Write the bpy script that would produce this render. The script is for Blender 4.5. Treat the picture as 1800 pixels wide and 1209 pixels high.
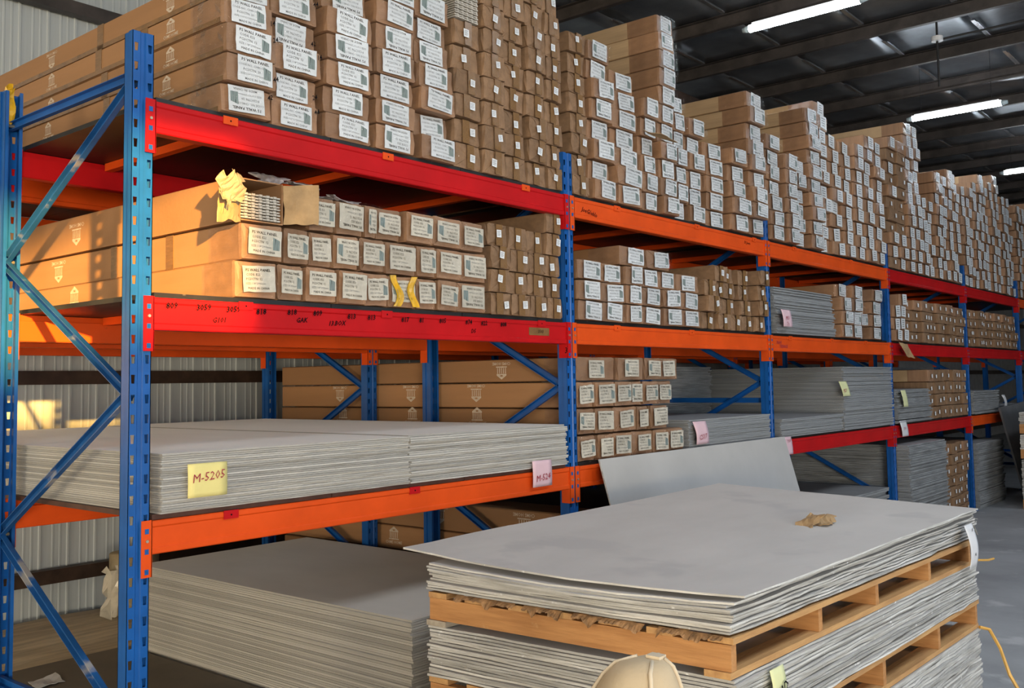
import bpy, bmesh, math, random
from mathutils import Vector, Matrix
for o in list(bpy.data.objects): bpy.data.objects.remove(o)
S = bpy.context.scene
COL = S.collection
R = math.radians
rnd = random.Random(7)

# ------------------------------------------------------------------ camera
def setup_camera():
    F, yaw, pit, rol = 1715.4, R(40.157), R(3.944), R(-.880)
    fw = Vector((math.cos(yaw)*math.cos(pit), math.sin(yaw)*math.cos(pit), math.sin(pit)))
    r = Vector((math.sin(yaw), -math.cos(yaw), 0)); u = r.cross(fw)
    r2 = math.cos(rol)*r + math.sin(rol)*u; u2 = -math.sin(rol)*r + math.cos(rol)*u
    cd = bpy.data.cameras.new('camera'); co = bpy.data.objects.new('camera', cd); COL.objects.link(co)
    m = Matrix((r2, u2, -fw)).transposed().to_4x4(); m.translation = Vector((-1.942, -3.45, 1.662))
    co.matrix_world = m
    cd.sensor_width = 36; cd.lens = F/1800*36
    cd.shift_x = (900-885.76)/1800; cd.shift_y = (554.6-604.5)/1800
    cd.clip_start = .05; cd.clip_end = 200
    S.camera = co
setup_camera()

# ------------------------------------------------------------------ world, sun, daylight, exposure
W = bpy.data.worlds.new('World'); S.world = W; W.use_nodes = True
wn = W.node_tree.nodes; wn['Background'].inputs[0].default_value = (.62, .76, 1, 1); wn['Background'].inputs[1].default_value = 1.0
SUN_DIR = Vector((.425, 1.07, -.125)).normalized()
def add_light(name, kind, energy, color, loc=(0, 0, 0), direction=None, **kw):
    l = bpy.data.lights.new(name, kind); l.energy = energy; l.color = color
    for k, v in kw.items(): setattr(l, k, v)
    o = bpy.data.objects.new(name, l); COL.objects.link(o); o.location = loc
    if direction is not None: o.rotation_euler = Vector(direction).to_track_quat('-Z', 'Y').to_euler()
    return o
add_light('sun', 'SUN', 21.0, (1, .54, .12), (-6, -14, 5), SUN_DIR, angle=R(.9))
# daylight through the west door of the front wall: sky above, sunlit yard below
add_light('door_sky_west', 'AREA', 260, (.70, .85, 1), (-7.7, -11.9, 3.0), (.25, 1, -.12), shape='RECTANGLE', size=6.4, size_y=2.2)
add_light('door_yard_west', 'AREA', 1200, (1, .85, .62), (-7.7, -11.9, 1.0), (.25, 1, .06), shape='RECTANGLE', size=6.4, size_y=1.8)
add_light('left_warm_fill', 'AREA', 480, (1, .80, .50), (-11.5, -.6, 1.5), (1, .12, -.02), shape='RECTANGLE', size=5.6, size_y=2.6)  # warm fill added at a made-up opening in the left wall
add_light('east_cool_fill', 'AREA', 210, (.78, .89, 1), (6.0, -11.9, 2.2), (-.05, 1, -.03), shape='RECTANGLE', size=8.6, size_y=4.0)  # cool fill added at a made-up east opening, for pallets and right bays
# added fill from above the aisle, through made-up roof openings
for sx_, en in ((-2.71, 45), (1.49, 165), (5.69, 95), (11.29, 75)):
    add_light('added_roof_fill', 'AREA', en, (.86, .93, 1), (sx_, -4.6, 5.76), (0, 0, -1), shape='RECTANGLE', size=1.2, size_y=1.9)
S.view_settings.view_transform = 'Standard'; S.view_settings.look = 'None'
S.view_settings.gamma = 1; S.view_settings.use_curve_mapping = False
S.view_settings.exposure = 0.0

# ------------------------------------------------------------------ materials
MATS = {}
def mat(name, col, rough=.6, metal=0, var=.12, vscale=6, var_col=None, bump=0, bscale=40, coat=0, coatr=.15, coatbump=0,
        stretch=(1, 1, 1), streak=0, streak_axis=2, emis=0, spec=.5, random_hue=0, coord='Object', spots=None, detail=5, sheen=0):
    if name in MATS: return MATS[name]
    m = bpy.data.materials.new(name); m.use_nodes = True; nt = m.node_tree; N = nt.nodes; L = nt.links
    b = N['Principled BSDF']
    b.inputs['Roughness'].default_value = rough; b.inputs['Metallic'].default_value = metal
    b.inputs['Specular IOR Level'].default_value = spec
    b.inputs['Sheen Weight'].default_value = sheen; b.inputs['Sheen Roughness'].default_value = .4
    tc = N.new('ShaderNodeTexCoord'); mp = N.new('ShaderNodeMapping'); mp.inputs['Scale'].default_value = stretch
    L.new(tc.outputs[coord], mp.inputs[0])
    no = N.new('ShaderNodeTexNoise'); no.inputs['Scale'].default_value = vscale; no.inputs['Detail'].default_value = detail
    no.inputs['Roughness'].default_value = .6
    L.new(mp.outputs[0], no.inputs[0])
    rp = N.new('ShaderNodeValToRGB'); c = Vector(col)
    c2 = Vector(var_col) if var_col else c*(1-2*var)
    rp.color_ramp.elements[0].position = .32; rp.color_ramp.elements[1].position = .68
    rp.color_ramp.elements[0].color = (*c2, 1); rp.color_ramp.elements[1].color = (*(c*(1+var) if not var_col else c), 1)
    L.new(no.outputs[0], rp.inputs[0]); out = rp.outputs[0]
    if random_hue:
        oi = N.new('ShaderNodeObjectInfo'); hs = N.new('ShaderNodeHueSaturation')
        mr = N.new('ShaderNodeMapRange'); mr.inputs[3].default_value = 1-random_hue; mr.inputs[4].default_value = 1+random_hue
        L.new(oi.outputs['Random'], mr.inputs[0]); L.new(mr.outputs[0], hs.inputs['Value']); L.new(out, hs.inputs['Color']); out = hs.outputs[0]
    if spots:
        n2 = N.new('ShaderNodeTexNoise'); n2.inputs['Scale'].default_value = spots[1]; n2.inputs['Detail'].default_value = 8
        L.new(tc.outputs[coord], n2.inputs[0])
        r2 = N.new('ShaderNodeValToRGB'); r2.color_ramp.elements[0].position = spots[2]; r2.color_ramp.elements[1].position = spots[2]+.08
        L.new(n2.outputs[0], r2.inputs[0])
        mx = N.new('ShaderNodeMixRGB'); mx.inputs[2].default_value = (*spots[0], 1); L.new(r2.outputs[0], mx.inputs[0]); L.new(out, mx.inputs[1]); out = mx.outputs[0]
    L.new(out, b.inputs['Base Color'])
    if bump:
        bn = N.new('ShaderNodeTexNoise'); bn.inputs['Scale'].default_value = bscale; bn.inputs['Detail'].default_value = 4
        L.new(mp.outputs[0], bn.inputs[0])
        bu = N.new('ShaderNodeBump'); bu.inputs['Strength'].default_value = bump; bu.inputs['Distance'].default_value = .01
        L.new(bn.outputs[0], bu.inputs['Height']); L.new(bu.outputs[0], b.inputs['Normal'])
    if coat:
        b.inputs['Coat Weight'].default_value = coat; b.inputs['Coat Roughness'].default_value = coatr
        if coatbump:
            cn = N.new('ShaderNodeTexNoise'); cn.inputs['Scale'].default_value = 14; cn.inputs['Detail'].default_value = 6
            cn.inputs['Distortion'].default_value = 2.5; cn.inputs['Roughness'].default_value = .7
            oi2 = N.new('ShaderNodeObjectInfo'); va = N.new('ShaderNodeVectorMath'); va.operation = 'ADD'
            sc = N.new('ShaderNodeVectorMath'); sc.operation = 'SCALE'; sc.inputs['Scale'].default_value = 1
            cv = N.new('ShaderNodeVectorMath'); cv.operation = 'ADD'
            L.new(tc.outputs['Object'], cv.inputs[0]); L.new(oi2.outputs['Location'], cv.inputs[1])
            L.new(cv.outputs[0], cn.inputs[0])
            cb = N.new('ShaderNodeBump'); cb.inputs['Strength'].default_value = coatbump; cb.inputs['Distance'].default_value = .05
            L.new(cn.outputs[0], cb.inputs['Height']); L.new(cb.outputs[0], b.inputs['Coat Normal'])
    if emis:
        b.inputs['Emission Color'].default_value = (*col, 1); b.inputs['Emission Strength'].default_value = emis
    MATS[name] = m; return m

BLUE = mat('blue_steel', (.006, .092, .35), .36, 0, .12, 5, spots=((.10, .16, .30), 9, .74), bump=.05, bscale=30, spec=.35)
BLUE_DUSTY = mat('blue_steel_dusty', (.015, .10, .31), .42, 0, .15, 5, spots=((.34, .33, .33), 5, .58), spec=.5)
ORANGE = mat('orange_steel', (.72, .080, .009), .45, 0, .07, 3, spec=.18, spots=((.35, .05, .01), 14, .74))
RED = mat('red_steel', (.48, .0065, .009), .45, 0, .08, 3, spec=.16, spots=((.58, .03, .03), 22, .74))
BOLT = mat('zinc_bolt', (.55, .5, .38), .35, .8)
CARD = mat('cardboard', (.345, .182, .084), .72, 0, .035, 3, stretch=(1, 1.5, 1), random_hue=.16, bump=.08, bscale=60)
CARD_FILM = mat('cardboard_in_film', (.335, .182, .096), .6, 0, .09, 4, stretch=(1, 7, .6), random_hue=.20, bump=.12, bscale=12, coat=.75, coatr=.13, coatbump=.55)
CARD_PALE = mat('pale_cardboard', (.50, .34, .19), .7, 0, .1, 3, random_hue=.1, coat=.2, coatr=.25, coatbump=.3)
CARD_DULL = mat('dull_cardboard', (.25, .146, .078), .75, 0, .12, 5, stretch=(1, 7, .6), random_hue=.16, bump=.12, bscale=30)
TAPE = mat('brown_tape', (.22, .115, .04), .25, 0, .15, 12, coat=.4, coatr=.1, coatbump=.3)
PAPER = mat('white_label_paper', (.72, .75, .77), .6, 0, .05, 18, random_hue=.09, coat=.3, coatr=.12, coatbump=.45)
PAPER_OLD = mat('yellowed_label_paper', (.60, .56, .47), .7, 0, .10, 18, random_hue=.09, coat=.2, coatr=.2, coatbump=.4)
STICKER = mat('white_sticker', (.78, .80, .82), .5, 0, .02)
INK = mat('black_ink', (.006, .006, .008), .9, 0, .02, spec=.05)
INK_GREY = mat('grey_print', (.16, .17, .18), .7, 0, .02)
BARCODE = mat('barcode_print', (.24, .30, .29), .7, 0, .35, 60, stretch=(4, .2, .2))
INK_RED = mat('red_pen', (.35, .03, .05), .6, 0, .02)
PRINT = mat('white_carton_print', (.62, .52, .42), .7, 0, .1, 40)
BOARD = mat('black_shelf_board', (.012, .011, .010), .45, 0, .3, 8, spots=((.12, .10, .08), 12, .68))
BOARD_RED = mat('brown_shelf_board', (.085, .035, .022), .6, 0, .2, 8)
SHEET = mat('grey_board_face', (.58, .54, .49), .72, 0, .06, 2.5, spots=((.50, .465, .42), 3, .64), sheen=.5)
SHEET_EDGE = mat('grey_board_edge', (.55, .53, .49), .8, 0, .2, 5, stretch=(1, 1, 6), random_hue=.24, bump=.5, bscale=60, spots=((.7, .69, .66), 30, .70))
SHEET_DIM = mat('dim_lit_board_face', (.36, .362, .37), .7, 0, .05, 3)  # board grey with the far bays' dim cool light put into the colour
SHEET_DIM_EDGE = mat('dim_lit_board_edge', (.31, .325, .34), .8, 0, .18, 4, stretch=(1, 1, 8), random_hue=.16, bump=.3)  # edge tone likewise darkened to carry the dim light of the far bays
PILE_FACE = mat('dusty_board_face', (.52, .495, .47), .60, 0, .06, 1.6, var_col=(.43, .41, .39), stretch=(.7, 1.6, 1), spots=((.40, .385, .375), 2.6, .58), sheen=.25)
PILE_EDGE = mat('chipped_board_edge', (.70, .70, .68), .8, 0, .3, 5, var_col=(.36, .355, .34), stretch=(.6, .6, 8), bump=.6, bscale=50, random_hue=.30, spots=((.82, .83, .83), 24, .66))
PALE_FACE = mat('pale_board_face', (.72, .71, .69), .7, 0, .04, 3)
WOOD = mat('pine_wood', (.58, .29, .105), .65, 0, .2, 3.5, var_col=(.38, .17, .055), stretch=(9, .8, 12), bump=.25, bscale=20, spots=((.66, .44, .22), 6, .68))
WOOD_X = mat('pine_wood_long', (.60, .35, .14), .68, 0, .2, 3.5, var_col=(.42, .22, .085), stretch=(1, 8, 8), bump=.2, bscale=20)
WOOD_DUST = mat('dusty_pine', (.40, .35, .28), .75, 0, .15, 4, stretch=(1, 8, 8))
CONC = mat('concrete_floor', (.37, .385, .40), .62, 0, .15, 1.1, var_col=(.25, .26, .27), bump=.35, bscale=7, spots=((.45, .46, .47), 2.4, .60), detail=10)
DUST = mat('dusty_plywood', (.66, .56, .41), .8, 0, .16, 3, stretch=(.6, 5, 1), bump=.5, bscale=12)
DARKBOARD = mat('dark_hardboard', (.16, .135, .105), .6, 0, .12, 2)
WALLM = mat('wall_steel_sheet', (.46, .50, .52), .5, 0, .04, 3, stretch=(8, 1, .3))
DARKSTEEL = mat('dark_primer_steel', (.052, .043, .040), .55, 0, .25, 5, spots=((.13, .08, .055), 14, .70))
BROWNSTEEL = mat('brown_primer_steel', (.055, .032, .022), .55, .2, .25, 6)
FOIL = mat('roof_foil', (.20, .22, .25), .28, .55, .2, 2, bump=.35, bscale=6)
SILVER = mat('silver_strip', (.72, .74, .78), .25, .9, .05)
TUBE = mat('lit_tube', (.86, .94, 1), .3, 0, 0, emis=45)
TUBECAP = mat('tube_cap', (.55, .70, .80), .3, 0, .05)
WHITEPL = mat('white_plastic', (.75, .75, .77), .35)
BLACKPL = mat('black_conduit', (.012, .012, .014), .4)
YELLOWN = mat('yellow_note', (.80, .70, .27), .7, 0, .04)
LIMEN = mat('pale_lime_note', (.70, .72, .40), .7, 0, .04)
PINKN = mat('pink_note', (.72, .50, .56), .7, 0, .04)
WHITEN = mat('white_note', (.72, .73, .76), .6, 0, .03)
YTAPE = mat('yellow_tape', (.72, .42, .015), .35, 0, .15, 14, coat=.4, coatr=.15, coatbump=.4)
KRAFT = mat('crumpled_kraft', (.42, .27, .13), .8, 0, .15, 9, bump=.4, bscale=25)
TISSUE = mat('packing_paper', (.33, .27, .17), .75, 0, .1, 9, bump=.4)
GREYFILM = mat('grey_film', (.42, .38, .38), .35, 0, .2, 9, coat=.5, coatbump=.5)
PANELW = mat('white_wall_panel', (.50, .46, .40), .6, 0, .12, 12)
CANVAS = mat('beige_canvas', (.52, .41, .27), .85, 0, .06, 5, bump=.15, bscale=120)
PIPING = mat('pale_piping', (.66, .55, .40), .8, 0, .05)
YSTRAP = mat('yellow_strap', (.75, .42, .09), .45, 0, .1)
GREENROPE = mat('green_strap', (.03, .16, .10), .6, 0, .1)
OUTDARK = mat('shell_paint', (.42, .43, .44), .7, 0, .08)

# ------------------------------------------------------------------ mesh helpers
class MB:
    def __init__(s): s.v = []; s.f = []; s.m = []
    def face(s, idx, m=0): s.f.append(tuple(idx)); s.m.append(m)
    def box(s, x0, x1, y0, y1, z0, z1, m=0, msides=None):
        b = len(s.v)
        s.v += [(x, y, z) for z in (z0, z1) for y in (y0, y1) for x in (x0, x1)]
        for i, q in enumerate(((0, 2, 3, 1), (4, 5, 7, 6), (0, 1, 5, 4), (2, 6, 7, 3), (0, 4, 6, 2), (1, 3, 7, 5))):
            s.face([b+k for k in q], m if msides is None or i < 2 else msides)
        return s
    def bar(s, p, q, w, h, upv=(0, 0, 1), m=0):
        p = Vector(p); q = Vector(q); d = (q-p).normalized(); a = d.cross(Vector(upv))
        if a.length < 1e-5: a = d.cross(Vector((1, 0, 0)))
        a.normalize(); c = a.cross(d)
        b = len(s.v)
        for P in (p, q):
            for (i, j) in ((-1, -1), (1, -1), (1, 1), (-1, 1)):
                s.v.append(tuple(P + a*(i*w/2) + c*(j*h/2)))
        for k in range(4): s.face((b+k, b+(k+1) % 4, b+4+(k+1) % 4, b+4+k), m)
        s.face((b+3, b+2, b+1, b), m); s.face((b+4, b+5, b+6, b+7), m); return s
    def cyl(s, p, q, r, n=10, m=0, r2=None):
        p = Vector(p); q = Vector(q); d = (q-p).normalized(); a = d.orthogonal().normalized(); c = d.cross(a)
        b = len(s.v); r2 = r if r2 is None else r2
        for P, rr in ((p, r), (q, r2)):
            for k in range(n):
                t = 2*math.pi*k/n; s.v.append(tuple(P + a*(rr*math.cos(t)) + c*(rr*math.sin(t))))
        for k in range(n): s.face((b+k, b+(k+1) % n, b+n+(k+1) % n, b+n+k), m)
        s.face(range(b+n-1, b-1, -1), m); s.face(range(b+n, b+2*n), m); return s
    def tube(s, pts, r, n=6, m=0):
        pts = [Vector(p) for p in pts]; b = len(s.v)
        for i, p in enumerate(pts):
            d = (pts[min(i+1, len(pts)-1)] - pts[max(i-1, 0)]).normalized(); a = d.cross(Vector((0, 0, 1)))
            if a.length < 1e-3: a = d.orthogonal()
            a.normalize(); c = d.cross(a)
            for k in range(n):
                t = 2*math.pi*k/n; s.v.append(tuple(p + a*(r*math.cos(t)) + c*(r*math.sin(t))))
        for i in range(len(pts)-1):
            for k in range(n):
                s.face((b+i*n+k, b+i*n+(k+1) % n, b+(i+1)*n+(k+1) % n, b+(i+1)*n+k), m)
        s.face(range(b+n-1, b-1, -1), m); s.face(range(b+(len(pts)-1)*n, b+len(pts)*n), m); return s
    def extrude_x(s, prof, x0, x1, m=0, caps=True):
        b = len(s.v); n = len(prof)
        s.v += [(x0, y, z) for y, z in prof] + [(x1, y, z) for y, z in prof]
        for k in range(n): s.face((b+k, b+n+k, b+n+(k+1) % n, b+(k+1) % n), m)
        if caps: s.face(range(b, b+n), m); s.face(range(b+2*n-1, b+n-1, -1), m)
        return s
    def grid(s, fn, nu, nv, m=0, thick=0, medge=None):
        """fn(u,v)->point, u,v in 0..1; thick>0 gives a closed slab (downwards in z)"""
        b = len(s.v)
        for j in range(nv+1):
            for i in range(nu+1): s.v.append(tuple(fn(i/nu, j/nv)))
        W1 = nu+1
        for j in range(nv):
            for i in range(nu): s.face((b+j*W1+i, b+j*W1+i+1, b+(j+1)*W1+i+1, b+(j+1)*W1+i), m)
        if thick:
            n = W1*(nv+1); tv = thick if isinstance(thick, (tuple, list, Vector)) else (0, 0, -thick)
            s.v += [tuple(Vector(p)+Vector(tv)) for p in s.v[b:b+n]]
            for j in range(nv):
                for i in range(nu): s.face((b+n+j*W1+i, b+n+(j+1)*W1+i, b+n+(j+1)*W1+i+1, b+n+j*W1+i+1), m)
            ring = [i for i in range(W1)] + [j*W1+nu for j in range(1, nv+1)] + [nv*W1+i for i in range(nu-1, -1, -1)] + [j*W1 for j in range(nv-1, 0, -1)]
            me = m if medge is None else medge
            for k in range(len(ring)):
                p, q = ring[k], ring[(k+1) % len(ring)]
                s.face((b+p, b+n+p, b+n+q, b+q), me)
        return s
    def add(s, other, M=None, moff=0):
        b = len(s.v); s.v += [tuple(M @ Vector(p)) if M is not None else p for p in other.v]
        for f, m in zip(other.f, other.m): s.f.append(tuple(b+k for k in f)); s.m.append(m+moff)
        return s
    def mesh(s, name, mats, smooth=False):
        me = bpy.data.meshes.new(name); me.from_pydata(s.v, [], s.f)
        for m in (mats if isinstance(mats, (list, tuple)) else [mats]): me.materials.append(m)
        me.polygons.foreach_set('material_index', s.m)
        if smooth: me.polygons.foreach_set('use_smooth', [True]*len(s.f))
        me.update(); return me
    def build(s, name, mats, parent=None, loc=None, smooth=False): return link(name, s.mesh(name, mats, smooth), parent, loc)

def link(name, data, parent=None, loc=None, rot=None, scale=None):
    o = bpy.data.objects.new(name, data); COL.objects.link(o)
    if parent: o.parent = parent
    if loc is not None: o.location = loc
    if rot is not None: o.rotation_euler = rot
    if scale is not None: o.scale = scale
    return o
def empty(name, loc=(0, 0, 0), rz=0):
    o = bpy.data.objects.new(name, None); COL.objects.link(o); o.location = loc; o.rotation_euler = (0, 0, rz); o.empty_display_size = .1; return o
def tag(o, label=None, cat=None, group=None, kind=None):
    if label: o['label'] = label
    if cat: o['category'] = cat
    if group: o['group'] = group
    if kind: o['kind'] = kind
    return o
ORD = ['first', 'second', 'third', 'fourth', 'fifth', 'sixth', 'seventh', 'eighth', 'ninth', 'tenth', 'eleventh', 'twelfth', 'thirteenth', 'fourteenth', 'fifteenth', 'sixteenth']

_txt = {}
def text_mb(string, size, align='CENTER', shear=0, squash=1, bold=0):
    """a flat lettering outline in the XZ plane facing -Y, as an MB"""
    key = (string, align, shear, bold)
    if key not in _txt:
        cu = bpy.data.curves.new('lettering', 'FONT'); cu.body = string; cu.size = 1; cu.align_x = align; cu.align_y = 'CENTER'
        cu.resolution_u = 1; cu.shear = shear; cu.offset = bold
        ob = bpy.data.objects.new('lettering', cu); COL.objects.link(ob)
        bpy.context.view_layer.update()
        me = bpy.data.meshes.new_from_object(ob.evaluated_get(bpy.context.evaluated_depsgraph_get()))
        V = [(v.co.x, v.co.y) for v in me.vertices]; Fc = [tuple(p.vertices) for p in me.polygons]
        bpy.data.objects.remove(ob); bpy.data.curves.remove(cu); bpy.data.meshes.remove(me)
        _txt[key] = (V, Fc)
    V, Fc = _txt[key]; mb = MB()
    mb.v = [(x*size*squash, 0, y*size) for x, y in V]; mb.f = list(Fc); mb.m = [0]*len(Fc)
    return mb
def writing(name, string, size, material, parent, loc, rot=(0, 0, 0), shear=.15, squash=1, bold=.014):
    mb = text_mb(string, size, 'CENTER', shear, squash, bold)
    return link(name, mb.mesh(name, material), parent, loc, rot)

# ------------------------------------------------------------------ measured rack layout
UX = [0, 2.761, 5.468, 8.313, 11.121, 13.851, 16.6]
ZT, ZM, ZL = 2.781, 2.012, 1.16
LEVEL = {'T': ZT, 'M': ZM, 'L': ZL}
D0, D1, D2, D3 = 0.0, 1.205, 1.755, 2.985      # front / back faces of the two racks standing back to back
UTOP = 3.043
BAYN = ['nearest bay', 'second bay', 'third bay', 'fourth bay', 'fifth bay', 'sixth bay']

# ------------------------------------------------------------------ shell of the hall
def structure(o, kind='structure'): o['kind'] = kind; return o
structure(MB().box(-11.6, 32, -12.2, 4.3, -.12, 0).build('floor', CONC))
# back wall of ribbed steel sheets, one object per sheet width
wb = structure(empty('wall_back', (0, 3.78, 0)))
MB().box(-11.6, 32, .06, .12, 0, 5.9).build('wall_backing', OUTDARK, wb)
def wall_sheet():
    mb = MB(); prof = []
    for x, y in ((0, .0), (.006, -.010), (.020, -.010), (.026, 0), (.10, 0), (.104, -.0025), (.116, -.0025), (.12, 0), (.155, 0), (.159, -.0025), (.171, -.0025), (.175, 0), (.21, 0)): prof.append((x, y+.04))
    n = len(prof)
    mb.v = [(x, y, 0) for x, y in prof] + [(x, y, 5.88) for x, y in prof]
    for k in range(n-1): mb.face((k, k+1, n+k+1, n+k))
    return mb.mesh('wall_sheet', WALLM)
ws = wall_sheet()
for k in range(52): link('wall_sheet', ws, wb, (-2.0+.21*k, 0, 0))
for k, (z, mm) in enumerate(((.315, BROWNSTEEL), (1.75, BROWNSTEEL), (3.15, BROWNSTEEL), (4.56, DARKSTEEL))):
    t = structure(MB().box(-11.5, 32, 3.68, 3.76, z-.05, z+.05).build('trim_%d' % (k+1), mm))
structure(MB().box(-11.72, -11.6, -12.2, -3.5, 0, 5.9).box(-11.72, -11.6, 2.3, 3.9, 0, 5.9).box(-11.72, -11.6, -3.5, 2.3, 2.9, 5.9).build('wall_left', OUTDARK))  # gap in this wall made up for the added warm fill
structure(MB().box(32, 32.12, -12.2, 3.9, 0, 5.9).build('wall_right', OUTDARK))
wf = MB()
wf.box(-11.6, -11.3, -12.2, -12, 0, 5.9); wf.box(-11.3, -4.31, -12.2, -12, 4.06, 5.9); wf.box(-4.31, 1.5, -12.2, -12, 0, 5.9)
wf.box(1.5, 10.5, -12.2, -12, 4.5, 5.9); wf.box(10.5, 32, -12.2, -12, 0, 5.9)  # east opening made up for the added cool fill
structure(wf.build('wall_front', OUTDARK))
# unseen sun blocker added outside: tall past the east opening, low before the west
structure(MB().box(-4.9, 24, -16.3, -16, 0, 8.0).box(-16, -4.9, -16.3, -16, 0, 3.76).build('sun_blocker', OUTDARK))
# roof: foil panels between purlins, each panel and joint strip its own piece
ce = structure(empty('ceiling', (0, 0, 5.7)))
FILL_GAPS = ((-3.41, -2.01), (.79, 2.19), (4.99, 6.39), (10.59, 11.99))  # roof gaps made up for the added overhead fill lights
dk = MB().box(-11.6, 32, -12.2, -5.6, .06, .12).box(-11.6, 32, -3.6, 4.3, .06, .12)
_e = [-11.6] + [q for a in FILL_GAPS for q in a] + [32]
for k in range(0, len(_e), 2): dk.box(_e[k], _e[k+1], -5.6, -3.6, .06, .12)
dk.build('roof_deck', OUTDARK, ce)
PX = [7.79 + 1.40*k for k in range(-14, 18)]
SY = [-12.2, -9.5, -7.6, -5.6, -3.6, -2.57, -1.57, -.57, .43, 1.44, 2.45, 3.75]
pan_cache = {}
for i in range(len(PX)-1):
    for j in range(len(SY)-1):
        if SY[j] == -5.6 and any(abs(PX[i]-a) < .05 for a, b in FILL_GAPS): continue
        key = (round(PX[i+1]-PX[i], 3), round(SY[j+1]-SY[j], 3))
        if key not in pan_cache:
            w, h = key; n = 4
            mb = MB().grid(lambda u, v: (u*w, v*h, .02*math.sin(u*math.pi)*math.sin(v*math.pi)), 5, 5, 0, -.012)
            pan_cache[key] = mb.mesh('roof_panel', FOIL, True)
        link('roof_panel', pan_cache[key], ce, (PX[i], SY[j]+.004, .0))
strip = MB().box(0, .66, -.02, .02, -.012, 0).box(.02, .62, -.045, -.035, -.03, -.012).mesh('joint_strip', SILVER)
for i in range(len(PX)-1):
    if -1 < PX[i] < 26:
        for y in SY[4:-1]: link('joint_strip', strip, ce, (PX[i]+.62, y, 0))
def purlin_mesh():
    mb = MB(); y0, y1 = -12, 3.72
    mb.box(-.004, .004, y0, y1, -.15, 0); mb.box(-.06, .0, y0, y1, -.154, -.146); mb.box(-.06, -.054, y0, y1, -.15, -.13); mb.box(-.06, 0, y0, y1, -.006, .0)
    return mb.mesh('purlin', DARKSTEEL)
pm = purlin_mesh()
for k, x in enumerate(PX):
    if -6 < x < 31:
        o = link('purlin', pm, ce, (x, 0, 0))
structure(MB().box(-11, 32, 2.9, 3.02, 5.18, 5.47).box(-11, 32, 2.86, 3.06, 5.17, 5.19).build('trim_5', BROWNSTEEL))

# ------------------------------------------------------------------ fluorescent tubes, round sensor
def tube_light(x, y, z, label):
    t = tag(empty('tube_lamp', (x, y, z)), label, 'lamp', 'hanging tube lamps')
    MB().cyl((0, -.53, 0), (0, .53, 0), .036, 14).build('lit_tube', TUBE, t, smooth=True)
    for s in (-1, 1):
        MB().cyl((0, s*.53, 0), (0, s*.60, 0), .036, 14, r2=.022).build('end_cap', TUBECAP, t, smooth=True)
        MB().cyl((0, s*.42, .036), (0, s*.42, 5.70-z), .0025, 5).build('hanging_wire', BLACKPL, t)
    MB().box(-.02, .02, -.5, .5, .03, .05).build('housing', WHITEPL, t)
    return t
tube_light(6.57, .075, 5.0, 'bright tube lamp hanging highest, largest in the picture')
tube_light(11.04, -.02, 5.0, 'bright tube lamp hanging beside the round white ceiling box')
tube_light(15.6, -.05, 5.0, 'bright tube lamp farthest away at the right picture edge')
rb = tag(empty('ceiling_box', (9.02, -.4, 5.28)), 'small round white junction box hanging from the dark roof', 'junction box')
MB().cyl((0, 0, 0), (0, 0, .05), .06, 16).build('box_body', WHITEPL, rb)
MB().cyl((.0, 0, .05), (0, 0, .21), .012, 8).build('stem', BLACKPL, rb)
MB().cyl((0, 0, -.5), (0, 0, 0), .012, 8).build('drop_conduit', BLACKPL, rb)
MB().cyl((.05, -.02, .03), (.05, -6.0, .03), .012, 8).build('side_conduit', BLACKPL, rb)

# ------------------------------------------------------------------ rack frames
def upright_mesh():
    """perforated open channel; perforated face at y=0, flanges run to y=.07"""
    mb = MB(); t = .003
    xs = [-.045, -.037, -.020, -.012, -.007, .007, .012, .020, .037, .045]
    ys = [0, 0, 0, 0, .006, .006, 0, 0, 0, 0]
    pitch = .0755; n = int((UTOP)/pitch); zs = [0.0]; kinds = []
    for k in range(n):
        z0 = .02 + k*pitch
        zs += [z0, z0+.033]
    zs.append(UTOP)
    zs = sorted(set(zs))
    nx = len(xs)
    def layer(dy, flip):
        b = len(mb.v)
        for zi, z in enumerate(zs):
            for i in range(nx):
                x = xs[i]
                # teardrop: hole narrows towards the bottom
                if zi % 2 == 1 and 0 < zi < len(zs)-1 and i in (1, 2, 7, 8):
                    x += .0022 if i in (1, 7) else -.0022
                mb.v.append((x, ys[i]+dy, z))
        for zi in range(len(zs)-1):
            hole = (zi % 2 == 1) and zi < len(zs)-2
            for i in range(nx-1):
                if hole and i in (1, 7): continue
                q = [b+zi*nx+i, b+zi*nx+i+1, b+(zi+1)*nx+i+1, b+(zi+1)*nx+i]
                mb.face(q[::-1] if flip else q)
        return b
    b1 = layer(0, False); b2 = layer(t, True)
    for zi in range(1, len(zs)-2, 2):
        for i in (1, 7):
            for (p, q) in (((zi, i), (zi, i+1)), ((zi, i+1), (zi+1, i+1)), ((zi+1, i+1), (zi+1, i)), ((zi+1, i), (zi, i))):
                A = p[0]*nx+p[1]; B = q[0]*nx+q[1]
                mb.face((b1+A, b1+B, b2+B, b2+A))
    for s in (-1, 1):
        xa, xb_ = (s*.045, s*(.045-t))
        lo, hi = min(xa, xb_), max(xa, xb_)
        mb.box(lo, hi, 0, .026, 0, UTOP)
        lo2, hi2 = (lo+.006, hi+.006) if s < 0 else (lo-.006, hi-.006)
        mb.box(lo2, hi2, .026, .07, 0, UTOP)
        mb.box(min(s*.039, s*.024), max(s*.039, s*.024), .067, .07, 0, UTOP)
        mb.box(min(s*.045, s*.036), max(s*.045, s*.036), .025, .028, 0, UTOP)
    return mb.mesh('upright', BLUE)
UPM = upright_mesh()
FOOT = MB().box(-.07, .07, -.03, .1, 0, .006).cyl((.05, -.01, .006), (.05, -.01, .02), .01, 6).cyl((-.05, .08, .006), (-.05, .08, .02), .01, 6).mesh('foot_plate', BLUE)
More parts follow.
